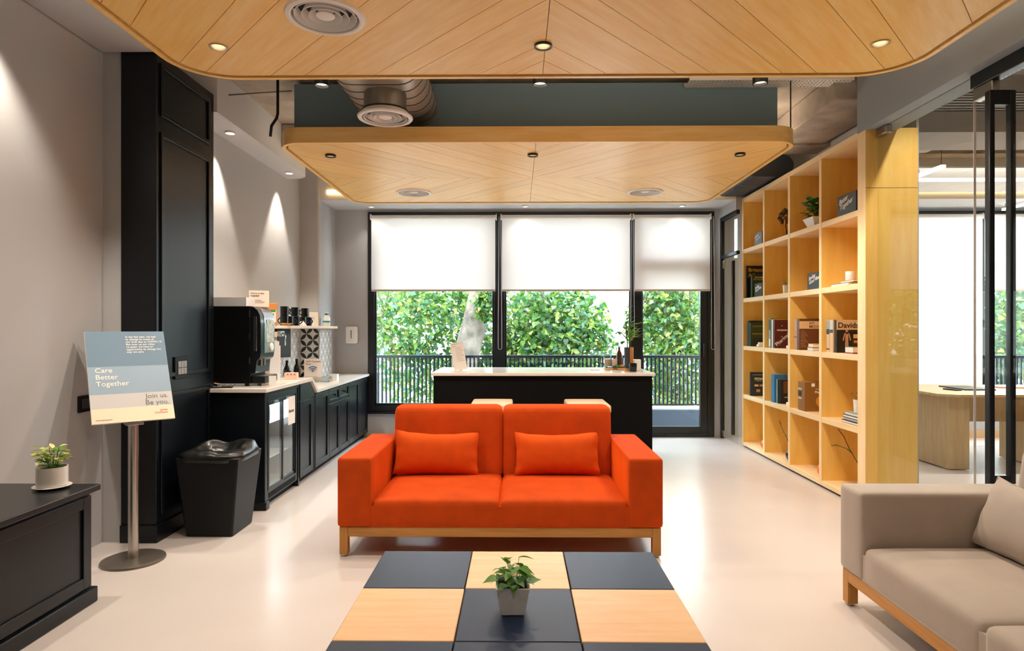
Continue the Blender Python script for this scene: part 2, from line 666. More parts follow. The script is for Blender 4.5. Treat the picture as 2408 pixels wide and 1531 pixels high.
# ------------------------------------------------------------------ black panelled pillar on the left
PX = -2.275
pil = thing('pillar', 'tall black panelled pillar against the grey side wall', None, kind='structure')
b = nb(); box(b, -2.50, PX, 3.99, 4.75, 0.0, 3.10)
obj('core', b, 'black_paint', pil, bevel=0.004)
for y0, y1, z0, z1 in ((4.03, 4.68, 0.16, 0.93), (4.03, 4.68, 1.03, 2.60), (4.03, 4.68, 2.70, 3.04)):
    b = nb()
    frame_prism(b, [(y0, z0), (y1, z0), (y1, z1), (y0, z1)], [(y0 + .03, z0 + .03), (y1 - .03, z0 + .03), (y1 - .03, z1 - .03), (y0 + .03, z1 - .03)], 0, 0.014)
    obj('moulding', b, 'black_paint', pil, bevel=0.004).matrix_basis = Matrix(((0, 0, 1, PX - 0.001), (1, 0, 0, 0), (0, 1, 0, 0), (0, 0, 0, 1)))
bx('plinth', -2.50, PX + 0.012, 3.975, 4.75, 0, 0.11, 'black_paint', pil, bevel=0.004)

def switch_plate(label, loc, w, h, nx, nz, key='steel'):
    """A wall plate facing +x."""
    r = thing('switch_plate', label, 'light switch', loc)
    b = nb(); box(b, 0, 0.012, -w / 2, w / 2, -h / 2, h / 2)
    obj('plate', b, 'black_plastic', r, bevel=0.003)
    kw, kh = w * 0.66 / nx, h * 0.62 / nz
    for i in range(nx):
        for k in range(nz):
            y = (i - (nx - 1) / 2) * kw; z = (k - (nz - 1) / 2) * kh
            b = nb(); box(b, 0.012, 0.017, y - kw * .45, y + kw * .45, z - kh * .46, z + kh * .46)
            obj('rocker', b, key, r, bevel=0.0015)
mat('rocker_grey', '#8f9092', 0.5)
mat('rocker_dark', '#2d2f31', 0.5)
switch_plate('black plate of six grey switches on the pillar side', (PX + 0.001, 4.275, 1.085), 0.17, 0.148, 3, 2, 'rocker_grey')
switch_plate('small black socket plate low on the grey wall beside the poster stand', (-2.619, 3.83, 0.895), 0.135, 0.10, 2, 1, 'rocker_dark')

# ------------------------------------------------------------------ windows, balcony door, blinds
win = thing('window_1', 'wide black framed window over the balcony', None, kind='structure')
FD = (7.93, 8.03)
def fr(parent, x0, x1, z0, z1, name='frame', y=FD, m='black_metal'):
    return bx(name, x0, x1, y[0], y[1], z0, z1, m, parent, bevel=0.004)
fr(win, -1.866, 2.438, 2.73, 2.80)
fr(win, -1.866, -1.785, 0.31, 2.73)
fr(win, -1.785, 1.41, 0.31, 0.385)
fr(win, -0.292, -0.159, 0.385, 2.73, 'mullion')
fr(win, 1.41, 1.542, 0.0, 2.73, 'mullion')
for x0, x1 in ((-1.785, -0.292), (-0.159, 1.41)):
    s = fr(win, x0, x0 + .022, 0.385, 2.73, 'sash', (7.945, 7.99)); fr(win, x1 - .022, x1, 0.385, 2.73, 'sash', (7.945, 7.99))
    fr(win, x0 + .022, x1 - .022, 0.385, 0.415, 'sash', (7.945, 7.99))
    bx('pane', x0 + .02, x1 - .02, 7.965, 7.971, 0.41, 2.73, 'glass', win)
bx('sill', -1.87, 1.42, 7.90, 7.95, 0.285, 0.31, 'black_metal', win, bevel=0.003)
dr = thing('door_1', 'black framed glass balcony door', None, kind='structure')
fr(dr, 2.36, 2.438, 0.0, 2.73, 'jamb')
fr(dr, 1.542, 2.36, 0.0, 0.045, 'threshold')
fr(dr, 1.542, 2.36, 2.13, 2.22, 'transom')
fr(dr, 2.268, 2.36, 0.045, 2.13, 'stile', (7.94, 8.0))
fr(dr, 1.542, 1.56, 0.045, 2.13, 'stile', (7.94, 8.0))
fr(dr, 1.56, 2.268, 0.045, 0.13, 'rail', (7.94, 8.0))
fr(dr, 1.56, 2.268, 2.07, 2.13, 'rail', (7.94, 8.0))
bx('pane', 1.56, 2.268, 7.966, 7.972, 0.13, 2.07, 'glass', dr)
bx('pane', 1.542, 2.36, 7.966, 7.972, 2.22, 2.73, 'glass', dr)
b = nb(); box(b, 2.30, 2.325, 7.90, 7.94, 0.98, 1.16); obj('door_handle', b, 'black_metal', dr, bevel=0.006)
w2 = thing('window_2', 'wide black framed window of the meeting room', None, kind='structure')
for x0, x1, z0, z1, n in ((4.30, 8.60, 2.73, 2.80, 'frame'), (4.30, 8.60, 0.30, 0.37, 'frame'), (4.30, 4.37, .37, 2.73, 'frame'), (8.53, 8.60, .37, 2.73, 'frame'),
                          (5.66, 5.76, .37, 2.73, 'mullion'), (7.1, 7.2, .37, 2.73, 'mullion')):
    fr(w2, x0, x1, z0, z1, n)
for x0, x1 in ((4.37, 5.66), (5.76, 7.1), (7.2, 8.53)):
    bx('pane', x0, x1, 7.966, 7.972, 0.37, 2.73, 'glass', w2)

def blind(label, x0, x1, ztop, zbot, y=7.872, chain=None, m='blind'):
    r = thing('roller_blind', label, 'window blind')
    b = nb(); tube(b, [(x0, y, ztop), (x1, y, ztop)], 0.026, 16)
    obj('roller', b, 'white', r, smooth='auto')
    for xe in (x0, x1):
        b = nb(); box(b, xe - .006, xe + .006, y - .03, y + .055, ztop - .032, ztop + .036); obj('bracket', b, 'white', r, bevel=0.003)
    bx('fabric', x0 + .012, x1 - .012, y - 0.0275, y - 0.0265, zbot, ztop, m, r)
    b = nb(); box(b, x0 + .012, x1 - .012, y - .034, y - .020, zbot - .018, zbot + 0.006); obj('bottom_bar', b, 'blind_bar', r, bevel=0.004)
    if chain:
        xc, zl = chain
        pts = []
        for k in range(13):
            a = PI + PI * k / 12
            pts.append((xc + 0.022 * math.cos(a), y - .045, zl + 0.022 + 0.022 * math.sin(a)))
        pts = [(xc - .012, y - .04, ztop)] + [(xc - .022, y - .045, zl + .3)] + pts + [(xc + .022, y - .045, zl + .3), (xc + .008, y - .04, ztop)]
        b = nb(); tube(b, pts, 0.0020, 5, cap=False); obj('bead_chain', b, 'white_metal', r)
    rebase(r, ((x0 + x1) / 2, y, zbot))
mat('blind_bar', '#c9bfb6', 0.5)
blind('white roller blind half lowered over the first window bay by the coffee counter', -1.815, -0.262, 2.722, 1.822, chain=(-0.215, 1.09))
blind('white roller blind half lowered over the middle window bay', -0.205, 1.392, 2.722, 1.822, chain=(1.408, 1.25))
blind('narrow white roller blind half lowered over the balcony door', 1.425, 2.372, 2.722, 1.822, chain=(2.39, 1.09))
blind('white roller blind lowered almost fully over the meeting room window', 4.34, 5.68, 2.722, 0.66)
blind('white roller blind half lowered at the far end of the meeting room', 5.74, 7.12, 2.722, 1.822)
# right-hand glass door beside the bookcase
d2 = thing('door_2', 'black framed glass door between the window and the bookcase', None, kind='structure')
DX = (2.505, 2.545)
bx('frame', *DX, 7.87, 7.92, 0, 2.71, 'black_metal', d2, bevel=0.003)
bx('frame', *DX, 7.33, 7.87, 2.66, 2.71, 'black_metal', d2, bevel=0.003)
bx('transom', *DX, 7.33, 7.87, 2.20, 2.24, 'black_metal', d2, bevel=0.003)
bx('pane', 2.522, 2.528, 7.33, 7.87, 0.02, 2.20, 'glass_part', d2)
bx('pane', 2.522, 2.528, 7.33, 7.87, 2.24, 2.66, 'glass_part', d2)
bx('hinge', 2.512, 2.54, 7.80, 7.87, 2.08, 2.18, 'steel', d2, bevel=0.003)
bx('hinge', 2.512, 2.54, 7.80, 7.87, 0.02, 0.10, 'steel', d2, bevel=0.003)
bx('door_handle', 2.47, 2.50, 7.36, 7.41, 0.12, 2.13, 'black_metal', d2, bevel=0.004)

# ------------------------------------------------------------------ glass partition of the meeting room
gp = thing('glass_partition', 'frameless glass partition with metal clamps beside the bookcase', None, kind='structure')
bx('pane', 2.655, 2.667, 3.745, 4.735, 0.0, 2.815, 'glass_part', gp)
bx('pane', 2.655, 2.667, -2.0, 2.45, 0.0, 2.72, 'glass_part', gp)
bx('header', 2.63, 2.70, -2.0, 3.74, 2.735, 2.815, 'black_metal', gp, bevel=0.004)
bx('clamp', 2.64, 2.685, 4.60, 4.735, 2.755, 2.812, 'steel', gp, bevel=0.004)
bx('edge_seal', 2.654, 2.668, 3.7435, 3.7452, 0, 2.8, 'white_metal', gp)
d3 = thing('door_3', 'frameless glass door with tall black pull handles', None, kind='structure')
bx('pane', 2.655, 2.667, 2.47, 3.73, 0.01, 2.72, 'glass_part', d3)
bx('patch_fitting', 2.64, 2.685, 3.58, 3.73, 2.66, 2.735, 'steel', d3, bevel=0.004)
bx('patch_fitting', 2.64, 2.685, 3.58, 3.73, 0.01, 0.07, 'steel', d3, bevel=0.004)
h = nb(); box(h, 2.59, 2.62, 3.53, 3.57, 0.42, 2.66)
hb = obj('pull_handle', h, 'black_metal', d3, bevel=0.005)
h = nb(); box(h, 2.705, 2.735, 3.53, 3.57, 0.42, 2.66); obj('pull_handle', h, 'black_metal', d3, bevel=0.005)
for z in (0.5, 2.62):
    bx('standoff', 2.62, 2.705, 3.535, 3.565, z - .04, z + .04, 'black_metal', hb)

# ------------------------------------------------------------------ suspended wooden ceiling panels
def ceiling_panel(label, x0, x1, y0, y1, z, r, xc, ymid, zones):
    root = thing('ceiling_panel', label, 'ceiling panel')
    o = rrect(x0, x1, y0, y1, r)
    i_ = rrect(x0 + .028, x1 - .028, y0 + .028, y1 - .028, r - .028)
    b = nb(); frame_prism(b, o, i_, z, z + 0.115)
    obj('rim', b, 'maple', root, smooth='auto')
    b = nb(); prism(b, i_, z + 0.022, z + 0.05)
    obj('backing', b, 'black_matte', root)
    field = rrect(x0 + .042, x1 - .042, y0 + .042, y1 - .042, r - .042)
    g = 0.0016
    S = 1.1
    L = math.hypot(S, 1)
    for ya, yb, s, seq in zones:
        for side in (1, -1):
            base = clip(clip(field, 0, -1, -(ya + g)), 0, 1, yb - g)
            base = clip(base, -side, 0, -(side * xc + g))
            if len(base) < 3:
                continue
            # line family: s*(Y - a) = S*side*(X - xc)  ->  a = Y - s*S*side*(X-xc)
            for lo, hi in zip(seq, seq[1:]):
                k = s * S * side
                p = clip(base, k, -1, -(lo) + k * xc - g * L)
                if len(p) < 3: continue
                p = clip(p, -k, 1, hi - k * xc - g * L)
                if len(p) < 3: continue
                ar = abs(sum(p[q][0] * p[(q + 1) % len(p)][1] - p[(q + 1) % len(p)][0] * p[q][1] for q in range(len(p)))) / 2
                if ar < 0.0008: continue
                ang = math.atan2(k, 1)
                cx = sum(q[0] for q in p) / len(p); cy_ = sum(q[1] for q in p) / len(p)
                ca, sa = math.cos(-ang), math.sin(-ang)
                loc = [((x - cx) * ca - (y - cy_) * sa, (x - cx) * sa + (y - cy_) * ca) for x, y in p]
                # drop points that fall together
                q2 = []
                for v in loc:
                    if not q2 or math.hypot(v[0] - q2[-1][0], v[1] - q2[-1][1]) > 1e-4:
                        q2.append(v)
                if math.hypot(q2[0][0] - q2[-1][0], q2[0][1] - q2[-1][1]) < 1e-4: q2.pop()
                if len(q2) < 3: continue
                b = nb(); prism(b, q2, 0, 0.014)
                obj('plank', b, 'maple', root, rot=(0, 0, ang), loc=(cx, cy_, z + 0.008))
    rebase(root, ((x0 + x1) / 2, (y0 + y1) / 2, z))
    return root
def seq(a0, lo, hi, first_small_up=True, m=None):
    out = [a0]; a = a0; small = False
    while a > lo:
        a -= 0.2145 if small is False and len(out) % 2 == 1 else 0.4345
        out.append(a)
    a = a0; n = 0
    while a < hi:
        a += 0.4345 if n % 2 == 0 else 0.2145
        out.append(a); n += 1
    return sorted(out)
Z1, Z2 = 2.78, 2.72
s1 = seq(3.4265, -4, 6.5)
s1n = sorted(2 * 1.45 - a for a in s1)
ceiling_panel('large near wooden ceiling panel with chevron boards over the sofas', -1.884, 2.18, -0.75, 3.654, Z1, 0.30, 0.142, 1.45, [(1.45, 4.0, 1, s1), (-1.0, 1.45, -1, s1n)])
s2 = seq(6.72, 2, 10)
s2n = sorted(2 * 5.845 - a for a in s2)
ceiling_panel('far wooden ceiling panel with mirrored chevron boards hung before the window', -1.80, 2.085, 4.69, 7.00, Z2, 0.20, 0.137, 5.845, [(5.845, 7.2, 1, s2), (4.5, 5.845, -1, s2n)])

# ------------------------------------------------------------------ air diffusers, duct, lights
HOLES = []
def diffuser(label, loc, R=0.183, neck=0.0, cut=None):
    r = thing('air_diffuser', label, 'air vent', loc)
    if cut is not None:
        HOLES.append((loc[0], loc[1], cut, R * 0.90))
    b = nb()
    seg = 56
    def band(prof):
        R_ = [[b.verts.new((f * R * math.cos(2 * PI * q / seg), f * R * math.sin(2 * PI * q / seg), z)) for q in range(seg)] for f, z in prof]
        for i in range(len(R_)):
            A, B = R_[i], R_[(i + 1) % len(R_)]
            for q in range(seg):
                b.faces.new((A[q], A[(q + 1) % seg], B[(q + 1) % seg], B[q]))
    band([(.84, -.010), (.88, -.014), (.97, -.010), (1.0, 0.0), (.86, .0), (.84, .03), (.82, .03)])
    obj('flange', b, 'white_metal', r, smooth='auto')
    for f in (0.70, 0.52, 0.34):
        b = nb()
        band([(f + .075, -.004), (f + .065, -.008), (f - .035, .034), (f - .025, .036)])
        obj('cone_ring', b, 'white_metal', r, smooth='auto')
    b = nb(); lathe(b, [(0.0, -0.006), (0.2 * R, -0.004), (0.235 * R, 0.0), (0.16 * R, 0.03), (0, 0.032)], 32)
    obj('centre_disc', b, 'white_metal', r, smooth='auto')
    b = nb(); lathe(b, [(R * 0.83, 0.040), (R * 0.83, 0.044)], 40); obj('throat', b, 'vent_dark', r)
    if neck:
        b = nb(); ring(b, R * 0.73, R * 0.76, 0.0, neck, 48); obj('neck', b, 'duct_neck', r, smooth='auto')
        b = nb(); ring(b, R * 0.73, R * 0.80, neck - .03, neck, 48); obj('collar', b, 'duct_neck', r, smooth='auto')
    return r
mat('duct_neck', '#8b8782', 0.45, metal=0.7)
diffuser('large round white ceiling vent in the near wooden panel', (-0.885, 2.93, Z1 + 0.008), 0.182, cut=Z1)
diffuser('round white vent hanging on a short neck under the silver duct', (-0.894, 4.30, 2.775), 0.186, 0.19)
diffuser('round white ceiling vent in the far panel on the coffee counter side', (-1.051, 6.46, Z2 + 0.008), 0.18, cut=Z2)
diffuser('round white ceiling vent in the far panel on the bookcase side', (1.288, 6.46, Z2 + 0.008), 0.18, cut=Z2)

def oval(cx, cz, hw, hh, n=12):
    pts = []
    for sx, a0 in ((1, -PI / 2), (-1, PI / 2)):
        for k in range(n + 1):
            a = a0 + PI * k / n
            pts.append((cx + sx * (hw - hh) + hh * math.cos(a), cz + hh * math.sin(a)))
    return pts
du = thing('air_duct', 'silver flat oval air duct running into the grey beam', 'duct')
b = nb(); prism(b, oval(-0.923, 3.075, 0.30, 0.145), 0.2, 5.0, 'y'); obj('casing', b, 'duct_metal', du, smooth='auto')
for k in range(14):
    y = 4.9 - 0.13 * k if k < 9 else 4.9 - 0.13 * 9 - .35 * (k - 9)
    b = nb(); o1 = oval(-0.923, 3.075, 0.304, 0.149); i1 = oval(-0.923, 3.075, 0.296, 0.141)
    n = len(o1)
    A = [[b.verts.new((p[0], yy, p[1])) for p in P] for P, yy in ((o1, y), (o1, y + .007), (i1, y + .007), (i1, y))]
    for i in range(4):
        for q in range(n):
            b.faces.new((A[i][q], A[i][(q + 1) % n], A[(i + 1) % 4][(q + 1) % n], A[(i + 1) % 4][q]))
    obj('seam', b, 'duct_seam', du)
rebase(du, (-0.923, 2.6, 2.93))
dd = thing('air_duct', 'dark grey round air duct above the bookcase end', 'duct')
mat('duct_dark', '#3c4247', 0.5, metal=0.3)
b = nb(); prism(b, oval(2.50, 2.965, .24, .11), 6.36, 7.325, 'y'); obj('casing', b, 'duct_dark', dd, smooth='auto')
for y in (6.75, 6.95):
    b = nb(); prism(b, oval(2.50, 2.965, .243, .113), y, y + .01, 'y'); obj('seam', b, 'duct_neck', dd)
rebase(dd, (2.5, 6.5, 2.86))
# cable tray with punched holes, hangers
ct = thing('cable_tray', 'perforated white cable tray under the concrete slab', 'cable tray')
b = nb()
tx0, tx1, ty0, ty1, tz = 1.30, 2.54, 4.84, 4.985, 3.225
nx_ = 44
for i in range(nx_):
    xa = tx0 + (tx1 - tx0) * i / nx_; xb = tx0 + (tx1 - tx0) * (i + 1) / nx_; w_ = (xb - xa)
    box(b, xa, xa + w_ * .5, ty0, ty1, tz, tz + .004)
    for j in range(4):
        ya = ty0 + (ty1 - ty0) * j / 4
        box(b, xa + w_ * .5, xb, ya, ya + .015, tz, tz + .004)
obj('punched_base', b, 'white_metal', ct)['kind'] = 'stuff'
bx('side_rail', tx0, tx1, ty0 - .003, ty0, tz, tz + .035, 'white_metal', ct); bx('side_rail', tx0, tx1, ty1, ty1 + .003, tz, tz + .035, 'white_metal', ct)
rebase(ct, (1.9, 4.92, tz))
b = nb(); tube(b, [(-1.82, 4.82, 3.3), (-1.82, 4.82, 2.98), (-1.825, 4.81, 2.94), (-1.86, 4.80, 2.88), (-1.868, 4.80, 2.80)], 0.011, 10)
tag(obj('conduit', b, 'black_metal', smooth=True), 'black conduit dropping from the slab to the far panel corner', 'conduit')
b = nb(); tube(b, [(-2.25, 4.95, 3.17), (-1.76, 4.95, 3.2)], 0.006, 8)
tag(obj('conduit', b, 'duct_neck', smooth=True), 'thin grey pipe crossing to the dark grey beam', 'conduit')
for x, y, n in ((2.13, 4.86, 'near corner'), (2.12, 5.35, 'middle')):
    b = nb(); tube(b, [(x - .06, y, 3.3), (x - .06, y, 2.83)], 0.005, 6)
    tag(obj('hanger_rod', b, 'black_metal', smooth=True), 'thin threaded rod holding the bookcase side of the far panel at its ' + n, 'rod', 'panel hanger rods')

def downlight(label, loc, R=0.041, trim='black_metal', lens='lens', power=30, angle=75, group=None, col=WARM, depth=0.002, proud=0.012, blend=.6, tilt=(0, 0, 0), cut=None):
    r = thing('downlight', label, 'ceiling light', loc, group=group)
    if cut is not None:
        HOLES.append((loc[0], loc[1], cut, R * .90)); depth = .034
    b = nb(); ring(b, R * 0.84, R, -proud, 0.0005, 28); obj('trim_ring', b, trim, r, smooth='auto')
    b = nb(); ring(b, R * 0.80, R * 0.84, -proud * .5, depth, 28); obj('reflector', b, 'reflector', r, smooth='auto')
    b = nb(); lathe(b, [(R * 0.82, depth - .005), (R * 0.82, depth - .001)], 28); obj('lens', b, lens, r)
    if power:
        spot('lamp_light', (0, 0, -proud - 0.012), power, angle, blend, col, 0.03, r, tilt)
    return r
mat('reflector', '#b5a58c', .3, metal=.7)
for x, n in ((-1.527, 'pillar side'), (0.13, 'centre seam'), (1.83, 'glass partition side')):
    downlight('lit recessed spot in the near wooden panel, on the ' + n, (x, 3.24, Z1 + 0.008), 0.046, 'black_metal' if x == .13 else 'steel', power=42, angle=120, proud=.012 if x == .13 else .005, cut=Z1)
for x, n in ((-1.527, 'sideboard side'), (0.13, 'centre seam'), (1.83, 'taupe sofa side')):  # unseen rows of spots, added as fill light for the near half
    for y, q, pw_ in ((1.75, 'over the coffee table', 22), (-0.34, 'behind the camera', 42)):
        downlight('added recessed fill spot in the near wooden panel ' + q + ', on the ' + n, (x, y, Z1 + 0.006), 0.044, 'steel', power=pw_, angle=120, group='added fill spots out of view')
for x, n in ((-1.485, 'coffee counter side'), (0.121, 'centre seam'), (1.754, 'bookcase side')):
    downlight('black ringed recessed spot in the far wooden panel, on the ' + n, (x, 5.05, Z2 + 0.008), 0.042, proud=0.016, cut=Z2, power=85, angle=125, lens='lens_white')
for x, n in ((-1.77, 'first window bay'), (0.095, 'middle window bay'), (1.98, 'balcony door')):
    downlight('small lit downlight in the soffit above the ' + n, (x, 7.70, 2.828), 0.036, 'white_metal', 'lens_white', power=6, angle=110)
for y, n in ((5.237, 'near the pillar'), (6.60, 'near the tiled corner')):
    downlight('small lit downlight over the coffee counter, ' + n, (-2.372, y, 2.968), 0.042, 'white_metal', 'lens_white', power=100, angle=66, blend=.45, tilt=(0, math.radians(-2), 0))
downlight('lit downlight in the soffit high above the side wall', (-2.43, 2.98, 3.078), 0.042, 'white_metal', 'lens_white', power=110, angle=88, blend=.6)
for x, n in ((-1.232, 'beside the silver duct'), (0.141, 'between the two wooden panels'), (1.515, 'near the cable tray')):
    r = thing('cylinder_spotlight', 'black cylinder spotlight hanging ' + n, 'ceiling light', (x, 4.0, 2.875))
    b = nb(); ring(b, 0.040, 0.046, 0.0, 0.14, 32); obj('housing', b, 'black_metal', r, smooth='auto')
    b = nb(); lathe(b, [(0.040, 0.018), (0.040, 0.022)], 28); obj('lens', b, 'lens', r)
    b = nb(); lathe(b, [(0.044, 0.138), (0.044, 0.142)], 28); tube(b, [(0, 0, .14), (0, 0, SLAB - 2.876)], 0.008, 8); obj('stem', b, 'black_metal', r)
    spot('lamp_light', (0, 0, -0.012), 75, 115, .6, WARM, 0.03, r, (0, math.radians(-25 if x > 1 else 0), 0))

# light strips lying on top of the wooden panels, shining at the slab
def uplight(label, x0, x1, y0, y1, z, power):
    r = thing('led_strip', label, 'light', group='strips on top of the wooden panels')
    bx('channel', x0, x1, y0, y1, z, z + .012, 'white_metal', r)
    d = bpy.data.lights.new('lamp_light', 'AREA'); d.shape = 'RECTANGLE'
    d.size = x1 - x0; d.size_y = y1 - y0; d.energy = power; d.color = (1.0, .80, .58)
    o = bpy.data.objects.new('lamp_light', d); COL.objects.link(o)
    o.location = ((x0 + x1) / 2, (y0 + y1) / 2, z + .016); o.rotation_euler = (PI, 0, 0); o.parent = r
    rebase(r, ((x0 + x1) / 2, (y0 + y1) / 2, z))
uplight('warm light strip lying on the far edge of the near wooden panel', -1.6, 1.9, 3.40, 3.44, Z1 + .115, 44)
uplight('added hidden warm light strip on the partition side of the near wooden panel', 2.06, 2.10, 0.4, 3.2, Z1 + .115, 16)  # unseen strip added to brighten the grey beam over the partition
uplight('warm light strip lying on the bookcase side of the far wooden panel', 1.96, 2.0, 5.6, 6.8, Z2 + .115, 14)
uplight('warm light strip lying on the counter side of the far wooden panel', -1.72, -1.68, 5.6, 6.8, Z2 + .115, 4)
for k, (x, y) in enumerate(((2.98, 4.05), (4.4, 3.6))):
    downlight('surface downlight on the meeting room slab ' + ('beside the bookcase end' if k == 0 else 'behind the glass door'), (x, y, SLAB - .013), .06, 'white_metal', 'lens_white', power=60, angle=130, group='meeting room downlights')
# ================================================================== SOFAS
def sofa(label, m, loc, rotz, W=1.92, D=0.88):
    r = thing('sofa', label, 'sofa', loc, rotz)
    hw = W / 2; aw = 0.203
    for x0, x1 in ((-hw, -hw + aw), (hw - aw, hw)):
        b = nb(); soft_box(b, x0, x1, 0, D, 0.176, 0.588, 0.022, (4, 10, 6))
        obj('armrest', b, m, r, smooth=True)
    for x0, x1 in ((-hw + aw, -0.001), (0.001, hw - aw)):
        b = nb(); soft_box(b, x0 + .001, x1 - .001, 0.004, 0.72, 0.176, 0.338, 0.034, (10, 10, 4), crown=0.022)
        obj('seat_cushion', b, m, r, smooth=True)
    def lean(x, y, z):
        t = (z - 0.30) / 0.5
        return (x, y + 0.07 * t, z)
    for x0, x1 in ((-hw + aw - .004, -0.001), (0.001, hw - aw + .004)):
        b = nb(); soft_box(b, x0, x1, 0.655, 0.83, 0.30, 0.805, 0.045, (10, 4, 8), fn=lean)
        obj('backrest', b, m, r, smooth=True)
    bx('seat_base', -hw + aw - .02, hw - aw + .02, 0.010, .80, 0.177, 0.30, m, r)
    bx('back_base', -hw + aw + .03, hw - aw - .03, .76, .86, 0.20, 0.74, m, r)
    for y0, y1, n in ((0.012, 0.05, 'rail'), (D - .05, D - .012, 'rail')):
        b = nb(); box(b, -hw + .062, hw - .062, y0, y1, 0.119, 0.176); obj(n, b, 'oak', r, bevel=0.003)
    for x0 in (-hw + .016, hw - .054):
        b = nb(); box(b, x0, x0 + .038, 0.062, D - .062, 0.119, 0.176); obj('rail', b, 'oak', r, bevel=0.003)
    for sx in (-1, 1):
        for y0 in (0.012, D - .062):
            b = nb(); xx = sx * (hw - .037)
            box(b, xx - .025, xx + .025, y0, y0 + .05, 0.012, 0.176)
            lg = obj('leg', b, 'oak_leg', r, bevel=0.003)
            b = nb(); lathe(b, [(0.016, 0), (0.018, 0.004), (0.018, 0.012)], 16, (xx, y0 + .025, 0)); obj('foot_pad', b, 'steel', lg)
    return r
wood('oak_leg', '#a9702a', '#c68d42', 0.45, (40.0, 40.0, 2.0), 0.04)
sofa('orange velvet two-seat sofa with an oak base facing the camera', 'orange', (-0.105, 3.743, 0), 0)
sofa('taupe fabric two-seat sofa with an oak base, its end arm showing beside the glass partition', 'taupe', (1.59, 2.215, 0), -PI / 2)

def pillow(label, m, loc, rot, w=0.57, h=0.30, t=0.15, group=None):
    b = nb()
    n, k = 26, 16
    for side in (1, -1):
        g = []
        for j in range(k + 1):
            v = -1 + 2 * j / k
            row = []
            for i in range(n + 1):
                u = -1 + 2 * i / n
                pin = 1 - (0.17 if v > 0 else 0.03) * (1 - abs(u) ** 2.0) * (abs(v) ** 2)
                pinx = 1 - 0.055 * (1 - abs(v) ** 2.2) * (abs(u) ** 2)
                th = (max(0, 1 - abs(u) ** 2.6) * max(0, 1 - abs(v) ** 2.6)) ** 0.55
                wr = 0.004 * math.sin(9 * v + 3) * abs(u) ** 6 + 0.003 * math.sin(12 * u) * abs(v) ** 6
                row.append(b.verts.new((u * w / 2 * pinx, side * (t / 2 * th) + wr * side, v * h / 2 * pin + h / 2)))
            g.append(row)
        for j in range(k):
            for i in range(n):
                f = (g[j][i], g[j][i + 1], g[j + 1][i + 1], g[j + 1][i])
                b.faces.new(f if side < 0 else f[::-1])
    bmesh.ops.remove_doubles(b, verts=b.verts[:], dist=0.0005)
    o = obj('throw_pillow', b, m, smooth=True)
    o.location = loc; o.rotation_euler = rot
    return tag(o, label, 'pillow', group)
pillow('orange velvet lumbar pillow on the coffee counter half of the orange sofa', 'orange_pillow', (-0.555, 4.318, 0.356), (math.radians(-16), math.radians(1.5), math.radians(2)), 0.585, 0.30)
pillow('orange velvet lumbar pillow on the bookcase half of the orange sofa', 'orange_pillow', (0.270, 4.318, 0.356), (math.radians(-16), math.radians(-1), math.radians(-2)), 0.585, 0.295)
pillow('taupe lumbar pillow leaning on the taupe sofa back', 'taupe', (2.10, 2.70, 0.362), (math.radians(-22), math.radians(0), math.radians(-90)), 0.56, 0.33, 0.16)

# ================================================================== COFFEE TABLE
TT = 0.42
tb = thing('coffee_table', 'low coffee table topped with black and pale wood squares', 'table')
xs = (-0.556, -0.1885, 0.1895, 0.562)
ys = (2.66, 2.279, 1.893, 1.51)
pat = (('tile_navy', 'tile_maple', 'tile_navy'), ('tile_maple', 'tile_navy', 'tile_maple'), ('tile_navy', 'tile_navy', 'tile_navy'))
for j in range(3):
    for i in range(3):
        b = nb(); box(b, xs[i] + .0015, xs[i + 1] - .0015, ys[j + 1] + .0015, ys[j] - .0015, TT - .03, TT)
        obj('top_square', b, pat[j][i], tb, bevel=0.003)
bx('apron', xs[0] + .01, xs[3] - .01, ys[3] + .01, ys[0] - .01, TT - .10, TT - .03, 'black_paint', tb, bevel=0.004)
for x in (xs[0] + .05, xs[3] - .05):
    for y in (ys[3] + .05, ys[0] - .05):
        b = nb(); box(b, x - .03, x + .03, y - .03, y + .03, 0, TT - .10); obj('leg', b, 'black_paint', tb, bevel=0.004)
rebase(tb, (0, 2.085, 0))

# ================================================================== LEAF TOOLS
def leaf_mesh(name, m, l=1.0, w=0.6, curl=0.15, heart=False, fold=0.12):
    """Leaf of unit length along +x, petiole at the origin."""
    if heart:
        pr = [(0.0, 0.0), (-0.06, 0.22), (0.05, 0.42), (0.25, 0.5), (0.5, 0.38), (0.75, 0.18), (1.0, 0.0)]
    else:
        pr = [(0.0, 0.0), (0.12, 0.22), (0.32, 0.46), (0.55, 0.48), (0.78, 0.28), (1.0, 0.0)]
    v, f = [], []
    for x, y in pr:
        z = -curl * x * x
        v.append((x * l, 0, z * l))
        v.append((x * l, y * w * 2 * l, (z + fold * y) * l))
        v.append((x * l, -y * w * 2 * l, (z + fold * y) * l))
    n = len(pr)
    for i in range(n - 1):
        a, c = 3 * i, 3 * (i + 1)
        f.append((a, c, c + 1, a + 1)); f.append((a, a + 2, c + 2, c))
    me = bpy.data.meshes.new(name)
    me.from_pydata(v, [], f)
    me.materials.append(MATS[m])
    for p in me.polygons: p.use_smooth = True
    return me

def add_leaf(me, parent, pos, az, el, size, roll=0.0, name='leaf'):
    o = bpy.data.objects.new(name, me)
    COL.objects.link(o)
    o.location = pos
    o.rotation_euler = Euler((roll, -el, az))
    o.scale = (size, size, size)
    o.parent = parent
    return o

